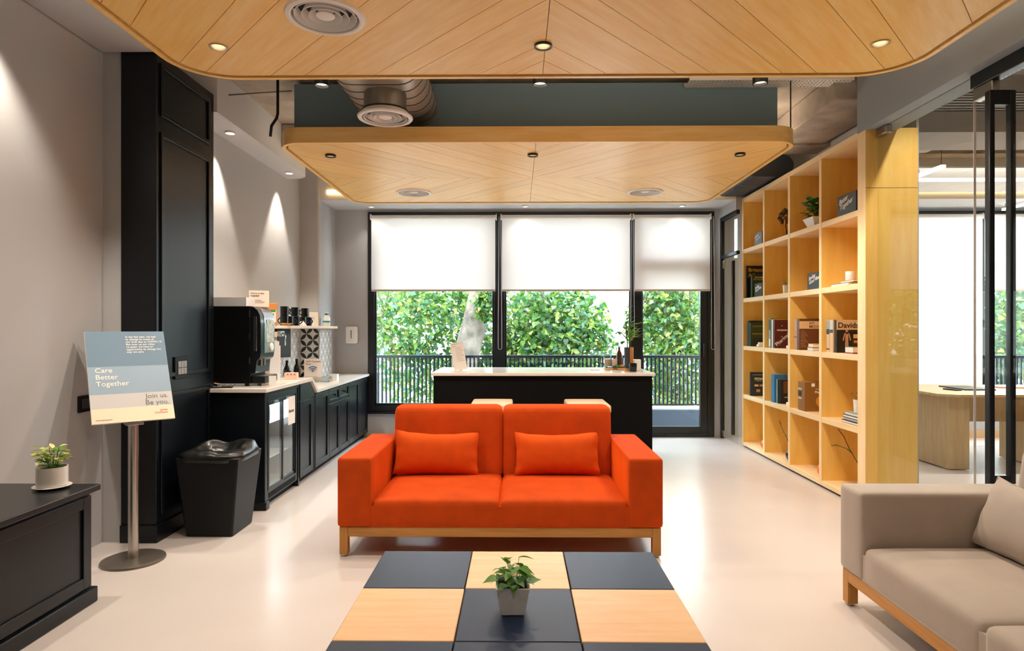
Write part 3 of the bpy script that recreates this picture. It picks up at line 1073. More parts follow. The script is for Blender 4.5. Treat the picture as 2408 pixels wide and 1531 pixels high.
def square_pot(b, wb, wt, h, wall=0.006, rim=0.0):
    def q(w, z): return [b.verts.new(p) for p in ((-w, -w, z), (w, -w, z), (w, w, z), (-w, w, z))]
    a = q(wb / 2, 0); c = q(wt / 2, h); d = q(wt / 2 - wall, h); e = q(wb / 2 - wall * .5, h * .25)
    b.faces.new(a[::-1]); b.faces.new(e)
    for A, B in ((a, c), (c, d), (d, e)):
        for i in range(4):
            b.faces.new((A[i], A[(i + 1) % 4], B[(i + 1) % 4], B[i]))

rnd = random.Random(3)
heart_g = leaf_mesh('heart_leaf', 'leaf_green', 1, 0.38, 0.25, True)
oval_l = leaf_mesh('oval_leaf', 'leaf_lime', 1, 0.30, 0.25)
oval_d = leaf_mesh('oval_leaf', 'leaf_deep', 1, 0.40, 0.2)
blade = leaf_mesh('blade_leaf', 'leaf_blade', 1, 0.055, 0.35, fold=0.05)
tiny = leaf_mesh('tiny_leaf', 'leaf_green', 1, 0.3, 0.1)

# plant on the coffee table
pt = thing('potted_plant', 'small green plant in a square white pot on the checked table', 'plant', (-0.016, 2.10, TT), 0.02)
b = nb(); square_pot(b, 0.074, 0.112, 0.094); obj('pot', b, 'ceramic', pt, bevel=0.005, seg=3)
bx('soil', -.046, .046, -.046, .046, .06, .082, 'soil', pt)
for k in range(9):
    a = rnd.uniform(0, 6.28); q = rnd.uniform(.02, .036)
    b = nb(); bmesh.ops.create_icosphere(b, subdivisions=1, radius=rnd.uniform(.006, .009)); obj('pebble', b, 'pebble', pt, loc=(q * math.cos(a), q * math.sin(a), .086), smooth=True)
for k in range(30):
    a = k * 2.4 + rnd.uniform(-.3, .3)
    hgt = .092 + .074 * (k / 30) + rnd.uniform(-.008, .008)
    rad = (0.030 + rnd.uniform(0, .022)) * (1.1 - .4 * k / 24)
    p = (rad * math.cos(a), rad * math.sin(a), hgt)
    b = nb(); tube(b, [(p[0] * .2, p[1] * .2, .08), (p[0] * .6, p[1] * .6, (.08 + hgt) / 2 + .008), p], .0011, 4); obj('stem', b, 'leaf_green', pt)
    add_leaf(heart_g, pt, p, a + rnd.uniform(-.5, .5), rnd.uniform(-.5, .35), rnd.uniform(.034, .054), rnd.uniform(-.5, .5))

# plant on the black sideboard
pt = thing('potted_plant', 'yellow-green plant in a round white pot on the black sideboard', 'plant', (-2.252, 3.06, 0.578))
b = nb(); lathe(b, [(0.0, 0.0), (0.05, 0.0), (0.078, 0.008), (0.082, 0.012), (0.078, 0.014), (0.06, 0.008), (0, 0.008)], 40); obj('saucer', b, 'white_gloss', pt, smooth='auto')
b = nb(); lathe(b, [(0, .009), (.058, .009), (.0655, .018), (.0655, .104), (.061, .104), (.060, .085), (0, .085)], 40); obj('pot', b, 'white_gloss', pt, smooth='auto')
b = nb(); lathe(b, [(0, .086), (.0595, .086), (.0595, .092), (0, .094)], 24); obj('soil', b, 'soil', pt)
for k in range(64):
    a = k * 2.4 + rnd.uniform(-.3, .3)
    t = k / 64
    hgt = .112 + .085 * t + rnd.uniform(-.012, .012)
    rad = .010 + .040 * math.sin(PI * (0.2 + .65 * t)) * rnd.uniform(.4, 1.1)
    p = (rad * math.cos(a), rad * math.sin(a), hgt)
    if k % 3 == 0:
        b = nb(); tube(b, [(p[0] * .3, p[1] * .3, .09), p], .0016, 4); obj('stem', b, 'leaf_green', pt)
    add_leaf(oval_l if k % 5 else heart_g, pt, p, a + rnd.uniform(-.5, .5), rnd.uniform(-.1, .9), rnd.uniform(.034, .052), rnd.uniform(-.4, .4))

# ================================================================== BLACK SIDEBOARD (near left)
sb = thing('sideboard', 'low black panelled sideboard along the grey wall', 'cabinet')
SX, SZ = -2.105, 0.577
bx('body', -2.60, SX, 0.9, 3.115, 0.07, SZ - .03, 'black_paint', sb, bevel=0.003)
bx('top', -2.61, SX + .032, 0.87, 3.15, SZ - .03, SZ, 'black_top', sb, bevel=0.004)
bx('plinth', -2.60, SX + .025, 0.9, 3.14, 0, 0.075, 'black_paint', sb, bevel=0.006)
def shaker_x(parent, name, x, y0, y1, z0, z1, m='black_paint', rail=0.055, t=0.018, face=1):
    """Recessed-panel door lying in the plane x, facing +x (face=1)."""
    b = nb()
    box(b, x, x + t, y0, y0 + rail, z0, z1); box(b, x, x + t, y1 - rail, y1, z0, z1)
    box(b, x, x + t, y0 + rail, y1 - rail, z0, z0 + rail); box(b, x, x + t, y0 + rail, y1 - rail, z1 - rail, z1)
    d = obj(name, b, m, parent, bevel=0.002)
    bx('panel', x, x + t * .42, y0 + rail, y1 - rail, z0 + rail, z1 - rail, m, d)
    return d
for y0, y1 in ((0.93, 1.64), (1.66, 2.37), (2.39, 3.10)):
    shaker_x(sb, 'door', SX, y0, y1, 0.09, SZ - .045)
rebase(sb, (-2.35, 2.0, 0))

# ================================================================== POSTER STAND
st = thing('poster_stand', 'steel floor stand holding a tilted blue and cream poster', 'sign stand', (-2.232, 3.68, 0), math.radians(41))
b = nb(); lathe(b, [(0, 0), (0.168, 0), (0.170, 0.004), (0.168, 0.012), (0.155, 0.017), (0.0, 0.018)], 56); obj('base', b, 'stand_base', st, smooth='auto')
mat('stand_base', '#8d857c', 0.35, metal=0.8)
b = nb(); lathe(b, [(0.028, .017), (0.028, .81)], 24); obj('pole', b, 'steel', st, smooth='auto')
TA = math.radians(31)
pw, ph = 0.42, 0.60
bd = nb(); box(bd, -pw / 2, pw / 2, 0, 0.012, 0, ph)
bo = obj('board', bd, 'white', st, bevel=0.001, loc=(0, -0.048, 0.815), rot=(-TA, 0, 0))
bands = ((0.0, 0.15, 'poster_cream'), (0.15, 0.30, 'poster_grey'), (0.30, 0.60, 'poster_light'), (0.60, 1.0, 'poster_blue'))
mat('poster_cream', '#f2dcc0', 0.5); mat('poster_grey', '#c4c2c2', 0.5); mat('poster_light', '#8ba2b6', 0.5); mat('poster_blue', '#5f7c94', 0.5)
for a, c, m_ in bands:
    bx('printed_band', -pw / 2 + .001, pw / 2 - .001, -0.0012, 0.0, ph * a, ph * c, m_, bo)
tx = dict(parent=bo)
yl = -0.0022
text('lettering', 'Care\nBetter\nTogether', 0.044, (-pw / 2 + .035, yl, ph * .535), FRONT, 'print_white', bo, bold=0.0004, leading=1.0)
text('lettering', 'Join us.\nBe you.', 0.042, (pw / 2 - .02, yl, ph * .235), FRONT, 'print_grey', bo, 'RIGHT', leading=1.0)
text('lettering', 'In the last year, we had\nto change so much of\nour lives due to COVID-19.\nBut now, as our cities\nre-open, we have an\nopportunity to change the\nway we care.', 0.0175, (-0.003, yl, ph * .925), FRONT, 'print_white', bo, bold=0.0002)
text('lettering', 'www.aartas.com', 0.012, (-pw / 2 + .02, yl, 0.018), FRONT, 'print_grey', bo)
text('lettering', 'aartas\nCliniShare', 0.017, (pw / 2 - .035, yl, 0.055), FRONT, 'print_red', bo, 'RIGHT')
bx('bracket', -0.045, 0.045, -0.05, 0.028, 0.792, 0.817, 'steel', st, bevel=0.003)

# ================================================================== WASTE BIN
wb_ = thing('waste_bin', 'black tapered waste bin with a black liner folded over the rim', 'bin', (-1.995, 4.255, 0), 0.0)
def tapered(b, w0, d0, w1, d1, z0, z1, open_top=False):
    lo = [b.verts.new(p) for p in ((-w0, -d0, z0), (w0, -d0, z0), (w0, d0, z0), (-w0, d0, z0))]
    hi = [b.verts.new(p) for p in ((-w1, -d1, z1), (w1, -d1, z1), (w1, d1, z1), (-w1, d1, z1))]
    b.faces.new(lo[::-1])
    if not open_top: b.faces.new(hi)
    for i in range(4): b.faces.new((lo[i], lo[(i + 1) % 4], hi[(i + 1) % 4], hi[i]))
b = nb(); tapered(b, .152, .155, .205, .195, 0.0, .515); obj('body', b, 'black_plastic', wb_, bevel=0.012, seg=3)
# liner: a skirt around the rim with a sagging centre
b = nb()
prof = [(1.02, .485), (1.04, .49), (1.045, .515), (1.03, .53), (.93, .545), (.76, .556), (.64, .55), (.58, .52), (0.3, .50)]
NS = 64
rings = []
for f, z in prof:
    row = []
    for k in range(NS):
        a = 2 * PI * k / NS
        c, s_ = math.cos(a), math.sin(a)
        e = 5.0
        rr = (abs(c) ** e + abs(s_) ** e) ** (-1 / e)
        wob = 0.005 * math.sin(3 * a + 1) + 0.0025 * math.sin(7 * a)
        up = 0.035 * math.exp(-((a - 0.9) / 0.6) ** 2) + 0.022 * math.exp(-((a - 2.3) / .4) ** 2)
        inner = 1.0 if f < 1.0 else 0.25
        row.append(b.verts.new((.203 * f * rr * c, .193 * f * rr * s_, z + wob * inner + up * (1 if .55 < f < .95 else 0))))
    rings.append(row)
for A, B in zip(rings, rings[1:]):
    for k in range(NS):
        b.faces.new((A[k], A[(k + 1) % NS], B[(k + 1) % NS], B[k]))
b.faces.new(rings[-1])
obj('liner', b, 'bag', wb_, smooth=True)

# ================================================================== COFFEE COUNTER
CX = -1.885          # door plane
# high section with fridge, then a narrow cabinet, then the low run
hp = thing('counter_cabinet', 'black end carcass of the raised coffee counter around the fridge', 'cabinet')
bx('end_panel', -2.49, CX + .015, 4.70, 4.745, 0.0, 0.873, 'black_paint', hp, bevel=0.003)
bx('plinth_block', -2.0, CX + .028, 4.69, 4.76, 0.0, 0.06, 'black_paint', hp, bevel=0.006)
bx('top_rail', CX - .03, CX + .01, 4.745, 5.43, 0.845, 0.873, 'black_paint', hp, bevel=0.002)
bx('side_panel', -2.49, CX + .01, 5.43, 5.455, 0.0, 0.873, 'black_paint', hp)
bx('plinth', -2.40, CX - .035, 4.745, 5.43, 0.0, 0.05, 'black_matte', hp)
rebase(hp, (-2.2, 5.08, 0))
nc = thing('counter_cabinet', 'narrow black cabinet with a sloping top corner next to the fridge', 'cabinet')
b = nb(); prism(b, [(5.456, 0.05), (5.87, 0.05), (5.87, 0.752), (5.72, 0.872), (5.456, 0.872)], -2.49, CX, 'x'); obj('carcass', b, 'black_paint', nc)
b = nb(); prism(b, [(5.46, 0.725), (5.855, 0.725), (5.855, 0.762), (5.715, 0.868), (5.46, 0.868)], CX, CX + .018, 'x'); obj('drawer_front', b, 'black_paint', nc, bevel=0.002)
shaker_x(nc, 'door', CX, 5.46, 5.80, 0.06, 0.72)
bx('filler', CX, CX + .016, 5.80, 5.868, 0.06, 0.72, 'black_matte', nc)
bx('plinth', -2.40, CX - .035, 5.456, 5.87, 0.0, 0.05, 'black_matte', nc)
rebase(nc, (-2.2, 5.66, 0))
LZ = 0.752
def low_unit(label, y0, y1, doors, drawers):
    r = thing('counter_cabinet', label, 'cabinet')
    bx('carcass', -2.49, CX, y0, y1, 0.05, LZ, 'black_paint', r)
    bx('plinth', -2.40, CX - .035, y0, y1, 0.0, 0.05, 'black_matte', r)
    n = doors; w = (y1 - y0) / n
    ztop = LZ - .012 if not drawers else 0.595
    for i in range(n):
        a, c = y0 + i * w + .003, y0 + (i + 1) * w - .003
        shaker_x(r, 'door', CX, a, c, 0.06, ztop, rail=0.05)
        if drawers:
            d = shaker_x(r, 'drawer_front', CX, a, c, 0.605, LZ - .012, rail=0.028)
            b = nb(); ym = (a + c) / 2
            lathe(b, [(0, 0), (.006, 0), (.006, .014), (.014, .018), (.015, .026), (0, .03)], 16)
            o = obj('knob', b, 'black_metal', d, smooth='auto', rot=(0, PI / 2, 0), loc=(CX + .008, ym, 0.672))
    rebase(r, (-2.2, (y0 + y1) / 2, 0))
low_unit('black single-door base cabinet just past the sloping step of the counter', 5.872, 6.30, 1, False)
low_unit('black base cabinet with two knobbed drawers over two doors', 6.302, 7.05, 2, True)
low_unit('black two-door base cabinet under the window end of the counter', 7.052, 7.94, 2, False)
# worktop: one slab that steps down
wt = nb()
top = [(4.665, .905), (5.735, .905), (5.885, .785), (7.945, .785)]
bot = [(7.945, .755), (5.875, .755), (5.725, .875), (4.665, .875)]
prism(wt, top + bot, -2.272, CX + .04, 'x')
cut = lambda P: [(min(y, 7.288), z) for y, z in P]
prism(wt, cut(top) + cut(bot), -2.495, -2.272, 'x')
wt_o = obj('worktop', wt, 'stone_top', bevel=0.003)
tag(wt_o, 'pale stone worktop stepping down along the black coffee counter', 'worktop')

# under-counter fridge
fz = thing('under_counter_fridge', 'black under-counter drinks fridge with two lit glass doors', 'fridge')
y0, y1, zf0, zf1 = 4.75, 5.425, 0.055, 0.842
b = nb()
box(b, -2.46, -2.44, y0, y1, zf0, zf1); box(b, -2.44, CX - .03, y0, y0 + .02, zf0, zf1); box(b, -2.44, CX - .03, y1 - .02, y1, zf0, zf1)
box(b, -2.44, CX - .03, y0 + .02, y1 - .02, zf0, zf0 + .06); box(b, -2.44, CX - .03, y0 + .02, y1 - .02, zf1 - .05, zf1)
obj('cabinet', b, 'fridge_inner', fz)
mat('fridge_inner', '#cfd3d6', 0.35, metal=0.3)
b = nb(); box(b, CX - .03, CX + .004, y0, y0 + .03, zf0, zf1); box(b, CX - .03, CX + .004, y1 - .03, y1, zf0, zf1)
box(b, CX - .03, CX + .004, y0 + .03, y1 - .03, zf0, zf0 + .07); box(b, CX - .03, CX + .004, y0 + .03, y1 - .03, zf1 - .045, zf1)
obj('front_frame', b, 'black_metal', fz, bevel=0.002)
bx('grille', CX - .01, CX + .006, y0 + .05, y1 - .05, zf0 + .01, zf0 + .05, 'black_matte', fz)
ym = (y0 + y1) / 2
for a, c, xd in ((y0 + .03, ym + .01, CX - .004), (ym - .01, y1 - .03, CX - .018)):
    b = nb()
    box(b, xd, xd + .012, a, a + .022, zf0 + .07, zf1 - .045); box(b, xd, xd + .012, c - .022, c, zf0 + .07, zf1 - .045)
    box(b, xd, xd + .012, a + .022, c - .022, zf0 + .07, zf0 + .09); box(b, xd, xd + .012, a + .022, c - .022, zf1 - .075, zf1 - .045)
    d = obj('door', b, 'black_metal', fz, bevel=0.0015)
    bx('pane', xd + .004, xd + .008, a + .022, c - .022, zf0 + .09, zf1 - .075, 'glass_clear', d)
    bx('door_handle', xd + .012, xd + .016, (a + c) / 2 - .05, (a + c) / 2 + .05, zf1 - .07, zf1 - .052, 'chrome', d, bevel=0.001)
    bx('gasket', xd + .0121, xd + .0135, a + .02, a + .024, zf0 + .09, zf1 - .075, 'steel', d)
for z in (0.33, 0.60):
    bx('shelf', -2.43, CX - .06, y0 + .025, y1 - .025, z, z + .006, 'white_metal', fz)
bx('light_tube', CX - .06, CX - .045, y0 + .04, y1 - .04, zf1 - .065, zf1 - .055, 'led_cool', fz)
bx('light_tube', -2.43, -2.42, y0 + .04, y1 - .04, zf1 - .08, zf1 - .06, 'led_cool', fz)
pst = bx('notice', CX + .0075, CX + .0082, 5.20, 5.36, 0.555, 0.785, 'paper', fz)
text('lettering', 'Rawcan', 0.038, (CX + .009, 5.212, 0.655), ROOM_L, 'print_black', pst, bold=0.0006, shear=.2)
_d = bpy.data.lights.new('lamp_light', 'AREA'); _d.shape = 'RECTANGLE'; _d.size = .3; _d.size_y = .5; _d.energy = 13; _d.color = (.88, .95, 1.0)
_o = bpy.data.objects.new('lamp_light', _d); COL.objects.link(_o); _o.location = (-2.15, ym, zf1 - .052); _o.parent = fz
rebase(fz, (-2.2, ym, 0.055))
def bottle(label, loc, r, h, m, cap, cat='bottle', group=None, liquid=None):
    t = thing('bottle', label, cat, loc, group=group)
    b = nb(); lathe(b, [(0, 0), (r * .92, 0), (r, .01), (r, h * .55), (r * .85, h * .66), (r * .42, h * .8), (r * .38, h * .93), (r * .42, h * .935), (0, h * .935)], 20)
    obj('body', b, m, t, smooth='auto')
    b = nb(); lathe(b, [(0, h * .93), (r * .46, h * .93), (r * .46, h), (0, h)], 16); obj('cap', b, cap, t, smooth='auto')
    return t
mat('cap_blue', '#3a6fae', 0.4); mat('cap_red', '#a83a4a', 0.4); mat('bottle_water', '#b9cfe0', 0.15); mat('can_steel', '#b6bcc4', 0.3, metal=.8)
for k, (y, m_, c_) in enumerate(((4.83, 'bottle_water', 'cap_blue'), (4.91, 'bottle_water', 'cap_red'), (4.99, 'bottle_water', 'cap_blue'), (5.14, 'bottle_water', 'cap_blue'))):
    bottle('pale drink bottle on the upper fridge shelf, ' + ('closest to the bin', 'with a red cap', 'third from the bin', 'behind the notice')[k], (-2.03, y, .606), .03, .16, m_, c_, group='bottles in the fridge')
# ------------------------------------------------------------------ coffee machine
cm = thing('coffee_machine', 'large black coffee machine with a curved silver front on the counter', 'coffee machine')
CZ = .905
bx('cabinet', -2.43, -2.005, 4.86, 5.20, CZ + .02, 1.520, 'black_matte', cm, bevel=0.006)
b = nb()
pf = [(-2.004, CZ + .10), (-2.004, 1.518), (-1.985, 1.514), (-1.955, 1.49), (-1.935, 1.45), (-1.928, 1.38), (-1.928, 1.16), (-1.935, 1.12), (-1.96, 1.10), (-1.97, CZ + .10)]
prism(b, pf, 4.872, 5.188, 'y'); obj('front_housing', b, 'cm_front', cm, smooth='auto')
mat('cm_front', '#11161c', 0.22)
mat('cm_silver', '#aab0b6', 0.25, metal=.85)
b = nb()
o1 = [(-1.995, 1.517), (-1.955, 1.494), (-1.932, 1.452), (-1.925, 1.38), (-1.925, 1.16)]
for ya in (4.93, 5.19):
    pass
pts_o = o1; pts_i = [(x - .006, z - .004) for x, z in o1]
prism(b, pts_o + pts_i[::-1], 4.95, 5.186, 'y'); obj('silver_fascia', b, 'cm_silver', cm, smooth='auto')
bx('chrome_strip', -1.985, -1.958, 4.868, 4.873, CZ + .27, 1.44, 'chrome', cm, bevel=.002)
bx('drip_tray', -2.004, -1.90, 4.88, 5.18, CZ + .02, CZ + .075, 'black_plastic', cm, bevel=0.006)
bx('drip_grid', -1.995, -1.905, 4.89, 5.17, CZ + .075, CZ + .079, 'steel', cm)
for _y in (4.95, 5.02):
    b = nb(); tube(b, [(-1.955, _y, 1.12), (-1.955, _y, 1.06)], .012, 12); obj('spout', b, 'chrome', cm, smooth='auto')
b = nb(); lathe(b, [(0, 0), (.034, 0), (.036, .006), (.03, .014), (0, .015)], 28); obj('dial', b, 'white_metal', cm, smooth='auto', rot=(0, PI / 2, 0), loc=(-1.927, 5.1, 1.20))
b = nb(); prism(b, rrect(4.99, 5.16, 1.24, 1.42, .012, 4), -1.926, -1.9235, 'x'); obj('display', b, 'cm_display', cm)
mat('cm_display', '#b9c2c4', 0.2, var=(60, .5))
for z in (1.10, 1.28, 1.46):
    bx('hinge', -2.012, -2.006, 4.855, 4.862, z - .025, z + .025, 'steel', cm)
for x in (-2.40, -2.04):
    for y in (4.89, 5.17):
        b = nb(); lathe(b, [(.016, 0), (.016, .021)], 12, (x, y, CZ)); obj('foot', b, 'black_plastic', cm)
rebase(cm, (-2.2, 5.03, CZ))
cm.location.x -= .045; cm.location.y -= .015; cm.scale = (1, .86, 1)

glass_mat('acrylic', '#f2f4f4', 1.0, 0.0)
mat('acrylic_white', '#e9ebee', 0.15)
def open_box(name, label, loc, w, d, h, m='acrylic', cat='box', t=.003, rotz=0, lid=None):
    r = thing(name, label, cat, loc, rotz)
    bx('base', -w / 2, w / 2, -d / 2, d / 2, 0, t, m, r)
    bx('side', -w / 2, w / 2, -d / 2, -d / 2 + t, t, h, m, r); bx('side', -w / 2, w / 2, d / 2 - t, d / 2, t, h, m, r)
    bx('side', -w / 2, -w / 2 + t, -d / 2 + t, d / 2 - t, t, h, m, r); bx('side', w / 2 - t, w / 2, -d / 2 + t, d / 2 - t, t, h, m, r)
    if lid:
        bx('lid', -w / 2, w / 2, -d / 2, d / 2, h, h + t, lid, r)
    return r
r = open_box('tray_box', 'white topped clear box on top of the coffee machine', (-2.235, 4.98, 1.5205), .28, .16, .065, 'acrylic_white', lid='white_gloss')
r = open_box('display_box', 'small clear acrylic box lying on the low worktop', (-2.06, 6.72, .7855), .17, .12, .055, 'acrylic')
r = open_box('display_box', 'clear acrylic cube with a white card beside the wifi notice', (-1.985, 6.88, .7855), .08, .08, .07, 'acrylic_white')

def card(name, label, loc, w, h, rotz, tilt, m='paper', lines=None, t=.004, foot=0.0, cat='sign', base=None):
    """An upright card leaning back by tilt; front faces local -y."""
    r = thing(name, label, cat, loc, rotz)
    b = nb(); box(b, -w / 2, w / 2, 0, t, 0, h)
    s = obj('sheet', b, m, r, rot=(-tilt, 0, 0), loc=(0, 0, t * .5 * math.sin(tilt) + (foot if foot else 0)))
    for ln in (lines or []):
        body, size, x, z, mm = ln[:5]
        if body == '|':
            bx('printed_line', x, x + size, -.0008, 0, z, z + .0022, mm, s)
            continue
        text('lettering', body, size, (x, -.0012, z), FRONT, mm, s, bold=ln[5] if len(ln) > 5 else 0, shear=ln[6] if len(ln) > 6 else 0)
    # prop behind
    b = nb(); 
    top = h * .55
    prism(b, [(t * 1.2, 0), (t * 2.2, 0), (math.sin(tilt) * top + t * 2, top * math.cos(tilt)), (math.sin(tilt) * top + t * 1.2, top * math.cos(tilt))] if tilt > .01 else [(t, 0), (t + .04, 0), (t, h * .5)], -w * .12, w * .12, 'x')
    obj('prop', b, m if not base else base, r)
    if foot:
        b = nb(); box(b, -w * .62, w * .62, -.05, .06, 0, foot); obj('foot_plate', b, 'white_gloss', r, bevel=.001)
    return r
mat('pink_card', '#ecc9b4', 0.6)
mat('cream_card', '#f0dccb', 0.6)
card('notice_card', 'cream notice card leaning on top of the coffee machine', (-2.06, 5.06, 1.521), .15, .135, math.radians(22), math.radians(14), 'cream_card',
     [("We're in this\ntogether", .019, -.063, .105, 'print_black', .0002), ('|', .045, -.03, .055, 'print_grey'), ('|', .052, -.03, .047, 'print_grey'), ('|', .072, -.03, .039, 'print_grey'), ('|', .06, -.03, .031, 'print_grey')])
# wifi notice
wf = card('wifi_notice', 'white wifi notice with blue arcs on the low worktop', (-2.145, 6.66, .7855), .175, .245, math.radians(18), math.radians(9), 'paper',
          [('WiFi Connect\nNow', .026, -.072, .208, 'print_black', .0002), ('|', .11, -.07, .055, 'print_grey'), ('|', .085, -.07, .04, 'print_grey')])
sh = wf.children[0]
for r0, r1, zc in ((.052, .062, .105), (.033, .042, .105)):
    b = nb(); pts = []
    for k in range(15):
        a = math.radians(45 + 90 * k / 14); pts.append((r1 * math.cos(a), r1 * math.sin(a) + zc))
    for k in range(15):
        a = math.radians(135 - 90 * k / 14); pts.append((r0 * math.cos(a), r0 * math.sin(a) + zc))
    prism(b, pts, -.0016, -.0002, 'y'); obj('wifi_arc', b, 'print_blue', sh)
b = nb(); prism(b, [(-.014, .125), (0, .105), (.014, .125), (.007, .132), (-.007, .132)], -.0016, -.0002, 'y'); obj('wifi_dot', b, 'poster_blue', sh)
# tall acrylic leaflet stand and cards beside the coffee machine
card('leaflet_stand', 'tall white acrylic leaflet stand beside the coffee machine', (-2.035, 5.33, .906), .085, .335, math.radians(40), math.radians(4), 'acrylic_white', [('|', .05, -.03, .06, 'print_grey')])
card('notice_card', 'pink card with a black script word behind the leaflet stand', (-2.125, 5.45, 1.20), .12, .12, math.radians(30), math.radians(2), 'pink_card', [('yes', .05, .0, .05, 'print_black', .0004, .3)])
b = nb(); box(b, -2.20, -2.07, 5.445, 5.55, .9055, 1.199)
tag(obj('paper_cup_box', b, 'pink_card', bevel=.003), 'plain pink carton standing behind the leaflet stand', 'carton')
card('notice_card', 'small white card at the worktop edge by the drip tray', (-1.90, 4.93, .906), .055, .075, math.radians(30), math.radians(8), 'white_gloss')
b = nb(); box(b, -2.02, -1.91, 5.50, 5.545, .9055, .965)
pc = tag(obj('sachet_box', b, 'pink_card', bevel=.002), 'low pink sachet box with red dots on the raised worktop', 'box')
for k in range(3):
    b = nb(); lathe(b, [(0, 0), (.007, 0), (.007, .001), (0, .001)], 12); obj('red_dot', b, 'print_red', pc, rot=(PI / 2, 0, 0), loc=(-1.99 + .03 * k, 5.4998, .95))
# napkins at the near end of the worktop
nk = thing('napkin_tray', 'dark wire tray with a brown napkin at the near worktop end', 'tray', (-2.20, 4.735, .9055), .3)
bx('tray', -.09, .07, -.035, .035, 0, .006, 'black_metal', nk)
for x in (-.085, -.045, -.005, .035, .065):
    b = nb(); tube(b, [(x, -.035, .005), (x + .01, -.035, .02), (x + .03, -.03, .028)], .002, 6); obj('wire', b, 'black_metal', nk)
mat('napkin', '#8a6a4a', .8)
b = nb(); box(b, -.06, .06, -.02, .02, 0, .004); obj('napkin', b, 'napkin', nk, rot=(0.1, .22, .3), loc=(.0, 0, .022))

# ------------------------------------------------------------------ tiled splashback (left wall, pilaster face, pilaster side)
mat('tile_white', '#e6e1dc', 0.25); mat('tile_dark', '#1c2422', 0.3); mat('tile_line', '#35322f', 0.35)
def petal(p, q, wid, n=7):
    p, q = Vector(p), Vector(q)
    d = q - p; nrm = Vector((-d.y, d.x)).normalized()
    L_ = d.length
    a = [p + d * (k / n) + nrm * wid * math.sin(PI * k / n) for k in range(n + 1)]
    c = [p + d * (k / n) - nrm * wid * math.sin(PI * k / n) for k in range(n - 1, 0, -1)]
    return [(v.x, v.y) for v in a + c]
def splash(label, ua, ub, za, zb, place, filled, cell=.1425, phase=0.0):
    root = thing('splashback', label, None, kind='structure')
    nu = max(1, round((ub - ua) / .14)); nz = 4
    du_, dz_ = (ub - ua) / nu, (zb - za) / nz
    for i in range(nu):
        for k in range(nz):
            b = nb(); box(b, ua + i * du_ + .001, ua + (i + 1) * du_ - .001, 0, .006, za + k * dz_ + .001, za + (k + 1) * dz_ - .001)
            t = obj('tile', b, 'tile_white', root)
            t.matrix_basis = place
    b = nb()
    h = cell / 2
    n1, n2 = int((ub - ua) / h) + 3, int((zb - za) / h) + 3
    rect = lambda P: clip(clip(clip(clip(P, 1, 0, ub), -1, 0, -ua), 0, 1, zb), 0, -1, -za)
    for i in range(-1, n1):
        for k in range(-1, n2):
            if (i + k) % 2: continue
            p = (ua + phase + i * h, za + k * h)
            for s in (1, -1):
                q = (p[0] + h, p[1] + s * h)
                if filled:
                    P = rect(petal(p, q, .0200))
                    if len(P) > 2: prism(b, P, -.0008, 0.0, 'y')
                else:
                    A = petal(p, q, .0200, 8); n = 8
                    I = petal(p, q, .0125, 8)
                    m_ = len(A)
                    for e in range(m_):
                        P = rect([A[e], A[(e + 1) % m_], I[(e + 1) % m_], I[e]])
                        if len(P) > 2: prism(b, P, -.0008, 0.0, 'y')
    bmesh.ops.remove_doubles(b, verts=b.verts[:], dist=1e-6)
    o = obj('petal_pattern', b, 'tile_dark' if filled else 'tile_line', root)
    o.matrix_basis = place
    return root
za, zb = .787, 1.343
# local: u -> x, tile thickness along +y (front at y=0 facing -y)
splash('pale tiles with bold black petals on the pillar face', -2.492, -2.283, za, zb, Matrix.Translation((0, 7.293, 0)), True, .1425, 0.0)
place_left = Matrix(((0, -1, 0, -2.4925), (1, 0, 0, 0), (0, 0, 1, 0), (0, 0, 0, 1)))     # u -> +y, front faces +x
splash('white tiles with grey petal outlines on the wall behind the kettle', 5.95, 7.29, za, zb, place_left, False, .1425, 0.0)
place_side = Matrix(((0, -1, 0, -2.273), (1, 0, 0, 0), (0, 0, 1, 0), (0, 0, 0, 1)))
splash('white tiles with grey petal outlines next to the window wall', 7.30, 7.80, za, zb, place_side, False, .1425, 0.0)

# floating shelf with mugs
sh_b = nb(); prism(sh_b, [(-2.495, 5.62), (-2.17, 5.62), (-2.17, 7.66), (-2.185, 7.72), (-2.22, 7.76), (-2.268, 7.77), (-2.268, 7.29), (-2.495, 7.29)], 1.347, 1.375)
tag(obj('wall_shelf', sh_b, 'shelf_cream', bevel=.004), 'cream floating shelf above the tiled splashback', 'shelf')
mat('shelf_cream', '#ead6bd', 0.4)
SHZ = 1.3755
def mug(label, loc, rotz, group=None):
    r = thing('mug', label, 'mug', loc, rotz, group)
    b = nb(); lathe(b, [(0, 0), (.034, 0), (.038, .004), (.039, .092), (.036, .092), (.035, .008), (0, .008)], 28); obj('body', b, 'mug_black', r, smooth='auto')
    pts = [(.037 + .026 * math.sin(PI * k / 10), 0, .018 + .058 * k / 10) for k in range(11)]
    b = nb(); tube(b, pts, .0055, 8); obj('handle', b, 'mug_black', r, smooth=True)
    return r
mat('mug_black', '#10151c', 0.18)
MR = PI * 1.0
mug('black mug standing on end of the lower row, nearest the snack pack', (-2.24, 6.10, SHZ), MR)
mug('black mug in the lower row beside the wooden dish', (-2.24, 6.24, SHZ), 0.4)
mug('black mug in the middle of the lower row on the shelf', (-2.24, 6.42, SHZ), 0.2)
mug('black mug in the lower row behind the folded napkin', (-2.24, 6.62, SHZ), 0.6)
mug('black mug in the lower row next to the white card', (-2.24, 6.80, SHZ), -0.5)
mug('black mug stacked on top, nearest the snack pack', (-2.24, 6.105, SHZ + .093), 0.8)
mug('black mug stacked on top in the middle with its handle showing', (-2.24, 6.40, SHZ + .093), MR + .5)
